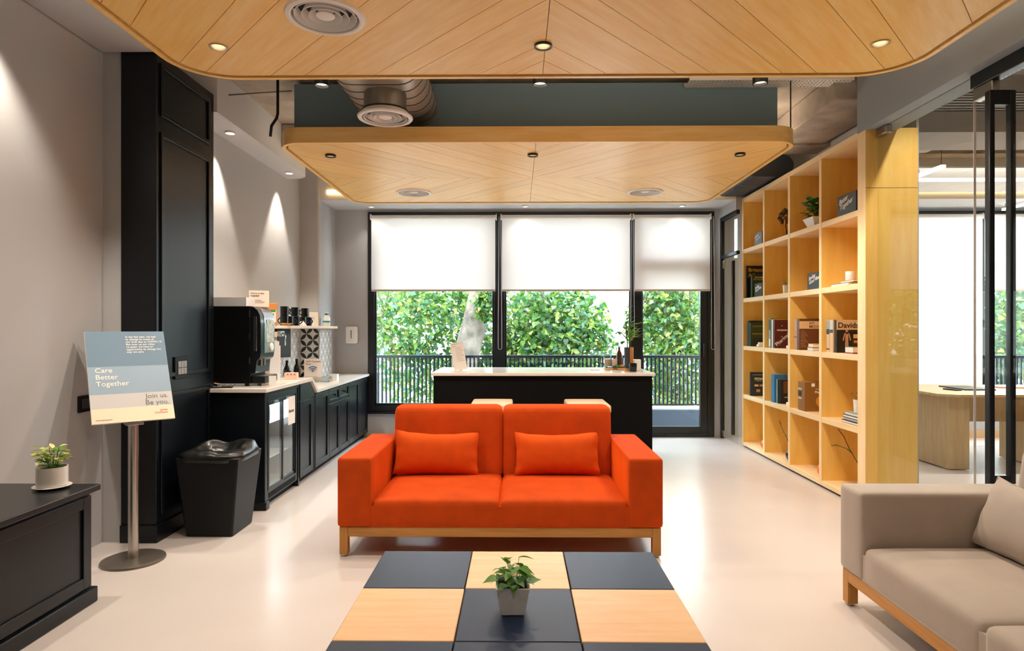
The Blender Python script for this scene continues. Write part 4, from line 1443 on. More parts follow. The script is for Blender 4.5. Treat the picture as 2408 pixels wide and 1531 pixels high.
mug('black mug stacked on top, next to the white card', (-2.24, 6.70, SHZ + .093), MR + .5)
# fittings between mugs
b = nb(); lathe(b, [(0, 0), (.03, 0), (.055, .02), (.052, .022), (.028, .006), (0, .006)], 28)
tag(obj('wooden_dish', b, 'oak', smooth='auto', loc=(-2.19, 6.02, SHZ)), 'small wooden dish at the near end of the mug shelf', 'dish')
b = nb()
v = [b.verts.new(p) for p in ((-.05, -.05, 0), (.05, -.05, 0), (.05, .05, 0), (-.05, .05, 0), (-.02, -.03, .035), (.03, .0, .05), (-.01, .04, .03))]
for f in ((0, 1, 4), (1, 5, 4), (1, 2, 5), (2, 6, 5), (2, 3, 6), (3, 0, 4), (3, 4, 6), (4, 5, 6), (3, 2, 1, 0)): b.faces.new([v[i] for i in f])
tag(obj('folded_napkin', b, 'paper', loc=(-2.2255, 6.515, SHZ + .0005)), 'white folded napkin between the black mugs', 'napkin')
card('photo_card', 'white photo card leaning next to the mugs', (-2.235, 6.98, SHZ), .09, .155, math.radians(25), math.radians(12), 'paper', [('|', .02, -.012, .08, 'print_grey'), ('|', .03, -.02, .09, 'print_grey')])
bt = bottle('clear bottle with teal bands on the shelf end', (-2.21, 7.36, SHZ), .042, .16, 'bottle_clear', 'bottle_clear')
mat('bottle_clear', '#e3e6e4', 0.15); mat('teal', '#1f7f86', 0.4)
for z in (.05, .135):
    rr = .0428 if z < .1 else .022
    b = nb(); ring(b, rr - .002, rr, z - .008, z + .010, 24); obj('teal_band', b, 'teal', bt)
sp = thing('snack_pack', 'orange and cream snack pack standing at the near shelf end', 'packet', (-2.205, 5.70, SHZ), .2)
mat('pack_orange', '#d98a4a', .5); mat('pack_green', '#1f9a4a', .5)
bx('pack', -.045, .045, -.02, .02, 0, .20, 'pack_orange', sp, bevel=.004)
bx('paper_label', -.04, .04, -.0215, -.0201, .03, .14, 'paper', sp); bx('green_stripe', -.035, .035, -.0222, -.0216, .12, .14, 'pack_green', sp); bx('picture', -.012, .02, -.0222, -.0216, .05, .105, 'soil', sp)
# hot water unit below the shelf
hw_ = thing('water_dispenser', 'black wall-hung water dispenser under the shelf', 'dispenser')
bx('case', -2.49, -2.33, 6.13, 6.52, 1.06, 1.345, 'black_plastic', hw_, bevel=.004)
b = nb(); tube(b, [(-2.33, 6.2, 1.30), (-2.28, 6.2, 1.30), (-2.27, 6.2, 1.28), (-2.27, 6.2, 1.18)], .009, 10); obj('spout', b, 'chrome', hw_, smooth=True)
bx('control_head', -2.33, -2.29, 6.14, 6.25, 1.27, 1.325, 'chrome', hw_, bevel=.004)
bx('edge_trim', -2.495, -2.325, 6.521, 6.533, 1.05, 1.346, 'white_gloss', hw_)
rebase(hw_, (-2.41, 6.33, 1.06))
# kettle and dark bottle
kt = thing('kettle', 'small steel kettle with a glass lid on the low worktop', 'kettle', (-2.30, 6.35, .7855), .6)
b = nb(); lathe(b, [(0, 0), (.055, 0), (.06, .01), (.052, .07), (.038, .095), (0, .1)], 28); obj('body', b, 'chrome', kt, smooth='auto')
b = nb(); tube(b, [(.045, 0, .09), (.09, 0, .095), (.105, 0, .06), (.095, 0, .02)], .006, 8); obj('handle', b, 'chrome', kt, smooth=True)
b = nb(); lathe(b, [(0, .095), (.036, .095), (.036, .135), (0, .14)], 24); obj('lid', b, 'black_plastic', kt, smooth='auto')
b = nb(); tube(b, [(-.05, 0, .05), (-.085, 0, .085)], .008, 8); obj('spout', b, 'chrome', kt, smooth=True)
bottle('dark glass bottle behind the wifi notice', (-2.30, 6.62, .7855), .034, .245, 'bottle_dark', 'black_plastic')
bottle('dark glass bottle between the kettle and the wifi notice', (-2.36, 6.50, .7855), .034, .235, 'bottle_dark', 'black_plastic')
mat('bottle_dark', '#16110d', 0.12)
# soap dispenser on the window wall
sd = thing('soap_dispenser', 'white soap dispenser on the wall beside the window', 'dispenser')
b = nb(); soft_box(b, -2.13, -1.985, 7.86, 7.949, 1.16, 1.375, .022, (4, 3, 5)); obj('case', b, 'white_gloss', sd, smooth=True)
bx('level_slot', -2.061, -2.053, 7.858, 7.861, 1.225, 1.325, 'print_black', sd)
rebase(sd, (-2.057, 7.9, 1.16))
# ================================================================== BAR ISLAND AND STOOLS
IZ = .909
isl = thing('bar_island', 'black bar counter with a white stone top before the window', 'counter')
bx('body', -.835, 1.335, 6.33, 7.15, 0.0, IZ - .03, 'black_matte', isl, bevel=.003)
bx('worktop', -.856, 1.358, 6.29, 7.21, IZ - .03, IZ, 'stone_top', isl, bevel=.004)
rebase(isl, (.25, 6.75, 0))
def stool(label, loc, rotz):
    r = thing('bar_stool', label, 'stool', loc, rotz, 'stools at the bar')
    b = nb(); soft_box(b, -.19, .19, -.26, .26, .60, .672, .018, (6, 8, 2), crown=.006); obj('seat', b, 'stool_seat', r, smooth=True)
    bx('seat_board', -.18, .18, -.25, .25, .585, .60, 'oak', r)
    for sx in (-1, 1):
        for sy in (-1, 1):
            b = nb(); tube(b, [(sx * .15, sy * .21, .586), (sx * .17, sy * .235, 0)], .013, 8); obj('leg', b, 'black_metal', r, smooth='auto')
    for sy in (-1, 1):
        b = nb(); tube(b, [(-.165, sy * .23, .2), (.165, sy * .23, .2)], .009, 8); obj('footrest', b, 'black_metal', r, smooth='auto')
    return r
stool('pale padded bar stool behind the pillar-side seat of the orange sofa', (-.235, 5.87, 0), 0.0)
stool('pale padded bar stool behind the bookcase-side seat of the orange sofa', (.635, 5.87, 0), 0.0)

# things on the island
card('menu_stand', 'white menu sheet in a leaning acrylic stand on the bar counter', (-.578, 6.50, IZ + .0005), .135, .285, math.radians(-6), math.radians(4), 'paper',
     [('|', .07, -.058, .268, 'print_black'), ('|', .045, -.058, .246, 'print_black')] + [('|', .055 + .012 * (k % 3), -.02, .225 - .017 * k, 'print_grey') for k in range(9)], foot=.005)
men = bpy.data.objects[[o.name for o in bpy.data.objects if o.name.startswith('menu_stand')][0]]
_sh = [c for c in men.children if c.name.startswith('sheet')][0]
_sh.rotation_euler[1] = math.radians(-11)
_sh.location.z += .012
def put(o, label, cat, group=None): return tag(o, label, cat, group)
tr_ = thing('serving_tray', 'low wooden tray with a dark top on the bar counter', 'tray', (1.03, 6.86, IZ), 0)
bx('base', -.10, .12, -.09, .09, 0.0005, .022, 'tray_wood', tr_, bevel=.003); bx('mat', -.09, .11, -.08, .08, .022, .027, 'black_matte', tr_)
bx('cutout_handle', -.02, .03, -.0915, -.0901, .008, .016, 'bronze', tr_)
mat('tray_wood', '#c9a57c', .5)
jg = thing('glass_jug', 'small glass jug with a pale drink on the tray', 'jug', (.965, 6.86, IZ + .0275))
b = nb(); lathe(b, [(0, 0), (.036, 0), (.038, .006), (.041, .11), (.048, .135), (.0455, .135), (.038, .108), (.034, .01), (0, .01)], 28); obj('glass', b, 'glass_clear', jg, smooth='auto')
b = nb(); lathe(b, [(0, .011), (.0335, .011), (.0365, .085), (0, .085)], 24); obj('drink', b, 'jug_drink', jg, smooth='auto')
mat('jug_drink', '#cbb392', .3)
b = nb(); tube(b, [(-.042, 0, .115), (-.075, 0, .1), (-.072, 0, .04), (-.037, 0, .02)], .006, 8); obj('handle', b, 'bottle_dark', jg, smooth=True)
pb = thing('pump_bottle', 'pale pink pump bottle on the tray', 'bottle', (1.04, 6.85, IZ + .0275))
b = nb(); soft_box(b, -.028, .028, -.022, .022, 0, .088, .01, (3, 3, 3)); obj('body', b, 'pump_pink', pb, smooth=True)
mat('pump_pink', '#d9c4b8', .35)
b = nb(); lathe(b, [(0, .086), (.012, .086), (.012, .1), (.004, .102), (.004, .122), (0, .122)], 14); tube(b, [(0, 0, .118), (-.02, 0, .116)], .004, 6); obj('pump', b, 'black_plastic', pb, smooth='auto')
bottle('brown glass bottle with a white label on the tray', (1.098, 6.90, IZ + .0275), .032, .22, 'bottle_brown', 'steel')
mat('bottle_brown', '#4a3028', .15)
mat('amber', '#b8782c', .4)
for x, y, z, w, d, h, m_, lab in ((1.065, 6.79, IZ + .0275, .05, .03, .022, 'pack_green', 'green wrapped sweet packet at the tray front'), (1.115, 6.80, IZ + .0275, .045, .03, .026, 'pack_orange', 'orange wrapped sweet packet at the tray front')):
    b = nb(); soft_box(b, x - w / 2, x + w / 2, y - d / 2, y + d / 2, z, z + h, .006, (2, 2, 2)); put(obj('sweet_packet', b, m_, smooth=True), lab, 'packet')
va = thing('vase', 'tall amber and grey cylinder vase holding leafy stems on the bar counter', 'vase', (1.148, 6.60, IZ))
b = nb(); lathe(b, [(0, 0.0005), (.047, 0.0005), (.047, .245), (.043, .245), (.043, .01), (0, .01)], 36); obj('cylinder', b, 'amber', va, smooth='auto')
b = nb()
seg = 18
A = [[b.verts.new((.0476 * math.cos(a), .0476 * math.sin(a), z)) for a in [PI * .98 + (PI * .55) * k / seg for k in range(seg + 1)]] for z in (.03, .244)]
for k in range(seg): b.faces.new((A[0][k], A[0][k + 1], A[1][k + 1], A[1][k]))
obj('grey_wrap', b, 'vent_dark', va, smooth=True)
for k in range(7):
    a = k * 2.4; lean_ = rnd.uniform(.02, .07)
    hgt = rnd.uniform(.34, .52)
    p0 = (.015 * math.cos(a), .015 * math.sin(a), .05); p1 = (lean_ * .5 * math.cos(a), lean_ * .5 * math.sin(a), .30); p2 = (lean_ * math.cos(a), lean_ * math.sin(a), hgt)
    b = nb(); tube(b, [p0, p1, p2], .004, 6); sm = obj('stem', b, 'leaf_green', va, smooth=True)
    for q in range(9):
        t = q / 9
        pz = .27 + (hgt - .27) * t + .03
        pp = (lean_ * math.cos(a) * (pz / hgt), lean_ * math.sin(a) * (pz / hgt), pz)
        add_leaf(blade, sm, pp, q * 2.4 + k, rnd.uniform(.2, 1.1), rnd.uniform(.11, .19), rnd.uniform(-.4, .4))
lc = thing('tall_cutting', 'long thin leafy cutting standing in the amber vase', 'plant', (1.148, 6.60, IZ + .011))
b = nb(); tube(b, [(-.01, .0, .0), (-.012, 0, .25), (-.02, 0, .48), (-.02, 0, .64)], .003, 6); obj('stem', b, 'leaf_green', lc, smooth=True)
for q in range(9):
    add_leaf(blade, lc, (-.018, 0, .42 + .024 * q), q * 2.4, rnd.uniform(.5, 1.2), .10)
b = nb(); tube(b, [(-.012, 0, .22), (-.06, .02, .34), (-.12, .03, .45), (-.17, .04, .60)], .0025, 6); obj('stem', b, 'twig', lc, smooth=True)
for q, (x, z) in enumerate(((-.06, .34), (-.09, .39), (-.05, .3), (-.11, .43), (-.08, .31), (-.12, .40))):
    add_leaf(oval_d, lc, (x, .02, z), PI + .5 * q, rnd.uniform(-.8, .4), .065)
b = nb(); lathe(b, [(0, 0), (.038, 0), (.040, .004), (.041, .085), (.037, .085), (.036, .008), (0, .008)], 28)
put(obj('black_cup', b, 'mug_black', smooth='auto', loc=(1.172, 6.50, IZ + .0005)), 'black cup standing in front of the amber vase', 'cup')
b = nb(); soft_box(b, 1.20, 1.275, 6.60, 6.67, IZ + .0005, IZ + .118, .006, (3, 3, 4))
put(obj('white_canister', b, 'ceramic', smooth=True), 'plain white canister beside the amber vase', 'canister')
nt_ = thing('card_holder', 'small white card holder lying flat on the bar counter', 'holder', (.81, 6.72, IZ))
bx('base', -.055, .045, -.04, .04, .0005, .008, 'white_metal', nt_, bevel=.002); bx('card', -.05, .05, -.02, .05, .008, .012, 'paper', nt_)

# ================================================================== BOOKCASE
BX0, BX1 = 2.57, 2.952
BY0, BY1 = 4.74, 7.33
wood('maple_edge', '#ecc88e', '#f5dcb2', 0.42, (10.0, 10.0, 1.2), 0.03)
bc = thing('bookcase', 'tall maple cube bookcase along the glass partition', 'bookcase')
bx('side_panel', BX0, BX1, BY0, BY0 + .11, 0.02, 2.83, 'maple_case', bc, bevel=.002)
bx('side_panel', BX0, BX1, BY1 - .04, BY1, 0.02, 2.83, 'maple_case', bc, bevel=.002)
for y in (5.445, 6.07, 6.69):
    bx('divider', BX0 + .001, BX1 - .02, y - .021, y + .021, 0.06, 2.785, 'maple_case', bc, bevel=.002)
ROW = (2.245, 1.690, 1.150, .600, .062)
for z in ROW[:4]:
    bx('shelf', BX0 + .0005, BX1 - .02, BY0 + .11, BY1 - .04, z - .046, z, 'maple_shelf', bc, bevel=.002)
bx('shelf', BX0 + .0005, BX1 - .02, BY0 + .11, BY1 - .04, .02, ROW[4], 'maple_shelf', bc, bevel=.002)
bx('top', BX0 + .0005, BX1 - .02, BY0 + .11, BY1 - .04, 2.785, 2.83, 'maple_shelf', bc, bevel=.002)
for y0_, y1_ in ((BY0, BY0 + .11), (BY1 - .04, BY1), (5.424, 5.466), (6.049, 6.091), (6.669, 6.711)):
    full = y0_ == BY0 or y1_ == BY1
    bx('edge_band', BX0 - .0016, BX0 if full else BX0 + .001, y0_ + .001, y1_ - .001, 0.022, 2.828, 'maple_edge', bc)
bx('back_panel', BX1 - .02, BX1, BY0 + .11, BY1 - .04, .02, 2.83, 'maple_case', bc)
bx('plinth', BX0 + .03, BX1, BY0 + .01, BY1 - .01, 0, .02, 'black_matte', bc)
bx('end_joint', BX0 + .002, BX1 - .002, BY0 - .0006, BY0 + .0002, 2.385, 2.388, 'vent_dark', bc)
rebase(bc, ((BX0 + BX1) / 2, (BY0 + BY1) / 2, 0))

def book(label, xs, yf, z, th, w, h, cover, title=(), name='book', group=None, rotz=0.0, spine=None):
    """Standing book: spine towards the room (-x), front cover facing -y at y = yf."""
    r = thing(name, label, 'book', (xs, yf, z), rotz, group)
    b = nb()
    box(b, 0, w, 0, .003, 0, h); box(b, 0, w, th - .003, th, 0, h); box(b, 0, .003, .003, th - .003, 0, h)
    c = obj('cover', b, cover, r)
    bx('pages', .003, w - .004, .003, th - .003, .003, h - .003, 'paper', r)
    if spine:
        for zz0, zz1, m_ in spine:
            bx('spine_band', -.0006, 0, .001, th - .001, h * zz0, h * zz1, m_, r)
    for t in title:
        if t[0] == '#':
            bx('cover_print', w * t[1], w * t[2], -.0007, 0, h * t[3], h * t[4], t[5], r)
        else:
            text('lettering', t[0], t[1], (w * t[2], -.0014, h * t[3]), FRONT if len(t) < 7 else (PI / 2, t[6], 0), t[4], r, bold=t[5] if len(t) > 5 else 0)
    return r
for n_, c_ in (('b_black', '#15161a'), ('b_green', '#12402f'), ('b_navy', '#14283a'), ('b_olive', '#1d3a28'), ('b_maroon', '#571a18'), ('b_brown', '#63371f'), ('b_tan', '#c08a5c'),
               ('b_gold', '#8a5c26'), ('b_cream', '#d8b487'), ('b_blue', '#2f6f9f'), ('b_dark', '#1a1412'), ('b_sage', '#8fa08f'), ('b_slate', '#2a363d'), ('b_teal', '#13242b'), ('b_amber', '#d08f2a'),
               ('b_skin', '#b98f74'), ('b_yellow', '#e0a92a')):
    mat(n_, c_, .4)
SP = 2.588
# row 2, far bay
book('tall black atlas with gold lettering', SP, 7.235, ROW[1], .035, .30, .365, 'b_black', [('Britannica\nAtlas', .06, .06, .82, 'print_gold', .0006)])
book('green orthopaedics book in front of the black atlas', SP + .015, 7.11, ROW[1], .045, .19, .255, 'b_green', [('Essential', .026, .15, .86, 'print_white'), ('ORTHOPAEDICS', .026, .06, .76, 'print_gold', .0005), ('#', .25, .75, .15, .55, 'b_dark')])
# row 3
book('thick navy book in the far bay of the middle row', SP, 7.16, ROW[2], .05, .20, .285, 'b_navy')
book('dark green anatomy book with yellow title in the far bay', SP, 7.112, ROW[2], .047, .20, .262, 'b_olive', [('ILLUSTRATED', .022, .1, .82, 'print_gold'), ('GYNAECOLOGY', .022, .08, .5, 'print_gold', .0004), ('#', .1, .8, .1, .35, 'b_dark')])
book('green and white striped paperback beside the maroon book', SP, 6.56, ROW[2], .04, .19, .30, 'b_sage', spine=((.6, .98, 'b_navy'), (.05, .3, 'paper')))
book('thin dark green book beside the maroon book', SP, 6.53, ROW[2], .028, .19, .30, 'b_green')
book('white spined paperback tight against the maroon book', SP, 6.5, ROW[2], .028, .20, .29, 'paper')
book('maroon pharmacology book with slanted white title', SP, 6.455, ROW[2], .043, .23, .295, 'b_maroon', [('Pharmacology', .052, .1, .06, 'print_white', .0004, -.72), ('#', .0, 1, .965, 1, 'b_amber'), ('#', .1, .55, .62, .635, 'print_white'), ('#', .1, .6, .59, .605, 'print_white'), ('#', .62, .95, .75, .93, 'b_cream'), ('#', .3, .34, .75, .775, 'print_white'), ('#', .55, .59, .5, .525, 'print_white'), ('#', .3, .34, .38, .405, 'print_white')])
book('thick tan spined volume behind the brown medicine book', SP, 5.94, ROW[2], .065, .22, .285, 'b_tan', spine=((.62, .98, 'b_skin'), (.40, .43, 'b_brown')))
book('large brown medicine textbook with cream title band', SP, 5.89, ROW[2], .05, .235, .288, 'b_brown', [('#', 0, 1, .68, .92, 'b_cream'), ('API', .034, .38, .815, 'b_brown', .0002), ('MEDICINE', .036, .38, .705, 'b_brown', .0002)] + [('#', .05, .22 + .04 * (k % 4), .6 - .05 * k, .607 - .05 * k, 'b_cream') for k in range(11)])
book('cream and black spined medicine volume at the back of the near bay', SP, 5.325, ROW[2], .05, .21, .268, 'b_cream', spine=((.72, .98, 'b_sage'), (.56, .72, 'b_dark'), (.08, .12, 'b_dark')))
book('second cream spined medicine volume with a grey head', SP, 5.265, ROW[2], .055, .21, .27, 'b_cream', spine=((.70, .98, 'poster_grey'), (.60, .70, 'b_slate')))
dv = book('black and cream medicine book with a skeleton figure on its cover', SP + .01, 5.225, ROW[2], .038, .225, .268, 'b_dark',
          [('#', 0, 1, .70, 1, 'b_cream'), ("Davidson's", .062, .04, .76, 'print_black', .0012), ('#', .80, 1, .0, .70, 'b_cream'), ('Medicine', .045, .95, .62, 'print_black', .0008, PI / 2),
           ('#', .60, .76, .44, .56, 'b_cream'), ('#', .62, .69, .30, .38, 'b_amber'), ('#', .70, .77, .30, .38, 'b_amber')])
def fig(parent):
    b = nb()
    def cap(p, q, r0):
        tube(b, [(p[0], -.0012, p[1]), (q[0], -.0012, q[1])], r0, 6)
    lathe(b, [(0, .170), (.009, .172), (.011, .182), (.007, .192), (0, .194)], 10, (.082, -.0005, 0))
    cap((.082, .165), (.082, .10), .012); cap((.066, .158), (.098, .158), .006)
    cap((.066, .158), (.052, .10), .0045); cap((.098, .158), (.112, .10), .0045)
    cap((.077, .10), (.073, .015), .0065); cap((.087, .10), (.091, .015), .0065)
    for v in b.verts: v.co.y = max(-.0018, min(-.0003, v.co.y))
    return obj('figure_print', b, 'b_skin', parent)
fig(dv)
# row 4
book('dark navy pediatric book standing in the far bay', SP, 7.11, ROW[3], .03, .205, .262, 'b_navy', [('PEDIATRIC', .034, .2, .68, 'print_white', .0005), ('CLINICAL', .018, .22, .61, 'print_gold'), ('#', .2, .42, .40, .48, 'b_cream'), ('#', .48, .7, .40, .48, 'b_skin'), ('#', .3, .5, .16, .28, 'b_tan'), ('#', .1, .9, .88, .895, 'poster_grey')])
book('thick bright blue book in the second bay', SP, 6.46, ROW[3], .075, .22, .285, 'b_blue', [('Manual', .03, .55, .90, 'print_gold')])
book('slim pale blue book beside the bright blue book', SP + .01, 6.415, ROW[3], .02, .20, .24, 'b_sage')
book('slim slate blue book beside the bright blue book', SP + .01, 6.393, ROW[3], .02, .20, .24, 'b_slate')
book('dark picture-covered book at the front of the blue books', SP + .02, 6.36, ROW[3], .03, .20, .235, 'b_dark', [('#', .15, .9, .45, .95, 'b_brown'), ('#', .2, .6, .26, .29, 'poster_grey')])
book('gold-brown volume with banded spine behind the physiology book', SP, 5.84, ROW[3], .075, .21, .262, 'b_gold', spine=((.72, .78, 'b_cream'), (.50, .68, 'b_dark'), (.40, .46, 'b_cream')))
book('gold-brown medical physiology book with an orange disc', SP, 5.78, ROW[3], .058, .215, .266, 'b_gold', [('Medical', .026, .45, .72, 'b_cream'), ('Physiology', .028, .42, .62, 'print_white', .0005), ('#', .28, .42, .84, .95, 'print_white'), ('#', .55, .95, .26, .44, 'b_navy')])
ph_ = [o for o in bpy.data.objects if o.get('label') == 'gold-brown medical physiology book with an orange disc'][0]
b = nb(); lathe(b, [(0, 0), (.055, 0), (.055, .0008), (0, .0008)], 32); obj('disc_print', b, 'b_amber', ph_, rot=(PI / 2, 0, 0), loc=(.155, -.0003, .09))

def lying(label, x0, x1, y0, y1, z, th, m_, cat='book', rot=0):
    r = thing('book', label, cat, ((x0 + x1) / 2, (y0 + y1) / 2, z), rot)
    w, d = (x1 - x0) / 2, (y1 - y0) / 2
    b = nb(); box(b, -w, w, -d, d, 0, .003); box(b, -w, w, -d, d, th - .003, th); box(b, w - .003, w, -d, d, .003, th - .003)
    obj('cover', b, m_, r); bx('pages', -w + .003, w - .003, -d + .003, d - .003, .003, th - .003, 'paper', r)
    return r
lying('sage green book lying flat under the white mug', 2.585, 2.80, 5.02, 5.295, ROW[1], .022, 'b_sage')
lying('tan book lying flat on top of the sage green book', 2.60, 2.80, 4.97, 5.17, ROW[1] + .0225, .016, 'b_tan')
b = nb(); lathe(b, [(0, 0), (.034, 0), (.036, .004), (.036, .072), (.033, .072), (.032, .008), (0, .008)], 28)
put(obj('white_cup', b, 'ceramic', smooth='auto', loc=(2.645, 5.10, ROW[1] + .039)), 'white cup standing on the flat books', 'cup')
lying('small blue book lying in front of the brown medicine textbook', 2.60, 2.69, 5.66, 5.76, ROW[2], .032, 'b_blue')
lying('small yellow book on the small blue book', 2.605, 2.685, 5.655, 5.755, ROW[2] + .0325, .03, 'b_yellow')
lying('thin red-edged notebook under the small green book', 2.60, 2.70, 4.98, 5.14, ROW[2], .006, 'cap_red')
lying('small dark green book on the red-edged notebook', 2.61, 2.68, 5.0, 5.12, ROW[2] + .0065, .05, 'b_green')
b = nb(); soft_box(b, 2.595, 2.68, 6.90, 6.97, ROW[2], ROW[2] + .026, .01, (2, 2, 2)); put(obj('white_stone', b, 'ceramic', smooth=True), 'flat white stone beside the green anatomy book', 'stone')
b = nb(); soft_box(b, 2.605, 2.67, 6.91, 6.96, ROW[2] + .0262, ROW[2] + .048, .01, (2, 2, 2)); put(obj('white_stone', b, 'ceramic', smooth=True), 'small white stone on top of the flat white stone', 'stone')
b = nb(); soft_box(b, 2.64, 2.74, 6.24, 6.31, ROW[2], ROW[2] + .03, .008, (2, 2, 2)); put(obj('white_block', b, 'ceramic', smooth=True), 'white block in front of the maroon book', 'block')
b = nb(); soft_box(b, 2.62, 2.70, 6.20, 6.26, ROW[3], ROW[3] + .03, .008, (2, 2, 2)); put(obj('white_block', b, 'ceramic', smooth=True), 'white block in front of the blue books', 'block')
for k, (m_, lab) in enumerate((('b_slate', 'bottom'), ('b_navy', 'second from the bottom'), ('b_teal', 'third from the bottom'), ('b_sage', 'topmost'))):
    lying('flat magazine in the near bay pile, ' + lab, 2.60 + .008 * (k % 2), 2.81, 4.90 - .01 * (k % 2), 5.155 - .012 * k, ROW[3] + .0225 * k, .022, m_)

# small signs with script lettering
def sign(label, x, y0, y1, z, h, th, body, size):
    r = thing('script_sign', label, 'sign', (x, (y0 + y1) / 2, z))
    w = (y1 - y0) / 2
    bx('block', 0, th, -w, w, 0, h, 'b_teal', r, bevel=.001)
    bx('back', th, th + .004, -w, w, 0, h, 'b_black', r)
    text('lettering', body, size, (-.0012, w * .80, h * .56), (PI / 2, -.22, -PI / 2), 'print_white', r, bold=.0006, shear=.35, leading=.8, space=.92)
    bx('printed_line', -.0006, 0, -w * .8, -w * .4, h * .08, h * .095, 'print_grey', r)
    return r
sign('black script sign block in the near top bay', 2.60, 4.93, 5.215, ROW[0], .168, .06, 'Better\nTogether', .058)
sign('dark script sign in the far top bay', 2.605, 6.83, 7.05, ROW[0], .145, .02, 'Better\nTogether', .045)
sign('dark script sign alone in the third bay', 2.605, 5.50, 5.765, ROW[1], .15, .02, 'Sending\nGood Vibes', .045)
sign('dark script sign in front of the green orthopaedics book', 2.595, 6.80, 7.02, ROW[1], .145, .02, 'Sending\nGood Vibes', .04)

# shelf ornaments and plants
sc = thing('tree_sculpture', 'bronze tree sculpture in the top row of the bookcase', 'sculpture', (2.655, 6.335, ROW[0]))
b = nb(); lathe(b, [(0, 0), (.035, 0), (.035, .006), (.006, .012), (.005, .1)], 12, cap=False); tube(b, [(0, 0, .01), (.006, 0, .06), (-.004, .004, .11), (.0, 0, .18)], .006, 8); obj('trunk', b, 'bronze', sc, smooth=True)
for k in range(26):
    a = k * 2.4; t = k / 26
    zz = .15 + .13 * t; rr = .065 * math.sin(PI * (.2 + .75 * t))
    b = nb(); bmesh.ops.create_icosphere(b, subdivisions=1, radius=.017 + .008 * rnd.random()); obj('leaf_cluster', b, 'bronze', sc, loc=(rr * math.cos(a), rr * math.sin(a), zz), smooth=True)
pt = thing('potted_plant', 'dark green plant in a faceted white bowl in the top row', 'plant', (2.66, 5.70, ROW[0]))
b = nb(); tapered(b, .05, .065, .085, .10, 0.0005, .085); obj('bowl', b, 'ceramic', pt, bevel=.004)
bx('soil', -.07, .07, -.085, .085, .085, .088, 'soil', pt)
for k in range(50):
    a = k * 2.4; t = k / 50
    q = .02 + .045 * rnd.random()
    p = (q * math.cos(a), q * math.sin(a) * 1.3, .095 + .15 * t)
    add_leaf(oval_d, pt, p, a + rnd.uniform(-.4, .4), rnd.uniform(.1, 1.0), rnd.uniform(.055, .085), rnd.uniform(-.4, .4))
    if k % 4 == 0:
        b = nb(); tube(b, [(p[0] * .4, p[1] * .4, .075), p], .003, 5); obj('stem', b, 'leaf_deep', pt)
def small_pot(label, loc, h, r_, leafm, n, sz, spread):
    t = thing('potted_plant', label, 'plant', loc)
    b = nb(); lathe(b, [(0, .0005), (r_ * .85, .0005), (r_, h), (r_ * .9, h), (r_ * .85, h * .9), (0, h * .9)], 24); obj('pot', b, 'ceramic', t, smooth='auto')
    for k in range(n):
        a = k * 2.4; p = (spread * .5 * math.cos(a), spread * .5 * math.sin(a), h + spread * .4 + spread * k / n)
        b = nb(); tube(b, [(0, 0, h * .9), p], .0012, 4); obj('stem', b, 'leaf_green', t)
        add_leaf(leafm, t, p, a, rnd.uniform(-.2, .7), sz)
small_pot('tiny yellow-green plant in a white pot in the second row', (2.645, 6.32, ROW[1]), .085, .03, oval_l, 9, .035, .055)
small_pot('dark-leaved seedling in a white pot on the magazines', (2.665, 5.03, ROW[3] + .0898), .10, .032, oval_d, 6, .04, .045)

def vase(label, loc, m_, R=.045, h=.09, branch=None):
    t = thing('ball_vase', label, 'vase', loc)
    b = nb(); lathe(b, [(0, .0005), (R * .5, .0005), (R * .92, h * .3), (R, h * .52), (R * .8, h * .8), (R * .42, h * .95), (R * .45, h), (R * .36, h), (R * .34, h * .9), (0, h * .85)], 28)
    obj('body', b, m_, t, smooth='auto')
    b = nb(); lathe(b, [(R * .30, h * .86), (R * .47, h * .94), (R * .49, h * 1.005), (R * .36, h * 1.01)], 24, cap=False); obj('neck', b, 'white_gloss' if m_ == 'v_orange' else m_, t, smooth='auto')
    if branch:
        for pts, side in branch:
            b = nb(); tube(b, pts, .003, 6); s = obj('branch', b, 'twig', t, smooth=True)
            n = len(pts)
            for k in range(14):
                f = (k + 1) / 15 * (n - 1); i = min(int(f), n - 2); u = f - i
                p = Vector(pts[i]).lerp(Vector(pts[i + 1]), u)
                add_leaf(tiny, s, p, rnd.uniform(0, 6.28), rnd.uniform(-.5, .9), rnd.uniform(.018, .03) * side)
    return t
mat('v_orange', '#e8722c', .25); mat('v_black', '#11151a', .15)
vase('orange and white ball vase in the far bottom bay', (2.64, 6.84, ROW[4]), 'v_orange', .045, .10)
vase('black ball vase in the second bottom bay', (2.645, 6.20, ROW[4]), 'v_black', .05, .12, [([(0, 0, .1), (-.01, .08, .22), (-.03, .14, .3), (-.02, .22, .36)], .8)])
vase('orange and white ball vase with a sprig in the third bottom bay', (2.655, 5.575, ROW[4]), 'v_orange', .05, .115, [([(0, 0, .1), (0, .01, .2), (.01, .0, .3)], 1.0)])
vase('black ball vase with a long bent branch in the near bottom bay', (2.70, 4.985, ROW[4]), 'v_black', .05, .12,
     [([(0, 0, .1), (-.03, .04, .22), (-.07, .10, .33), (-.085, .16, .42), (-.10, .22, .47)], .7), ([(-.055, .08, .30), (-.08, .14, .33), (-.10, .24, .335), (-.105, .32, .32)], 1.0),
      ([(0, 0, .1), (.0, .01, .25), (-.005, .015, .42)], 1.6)])

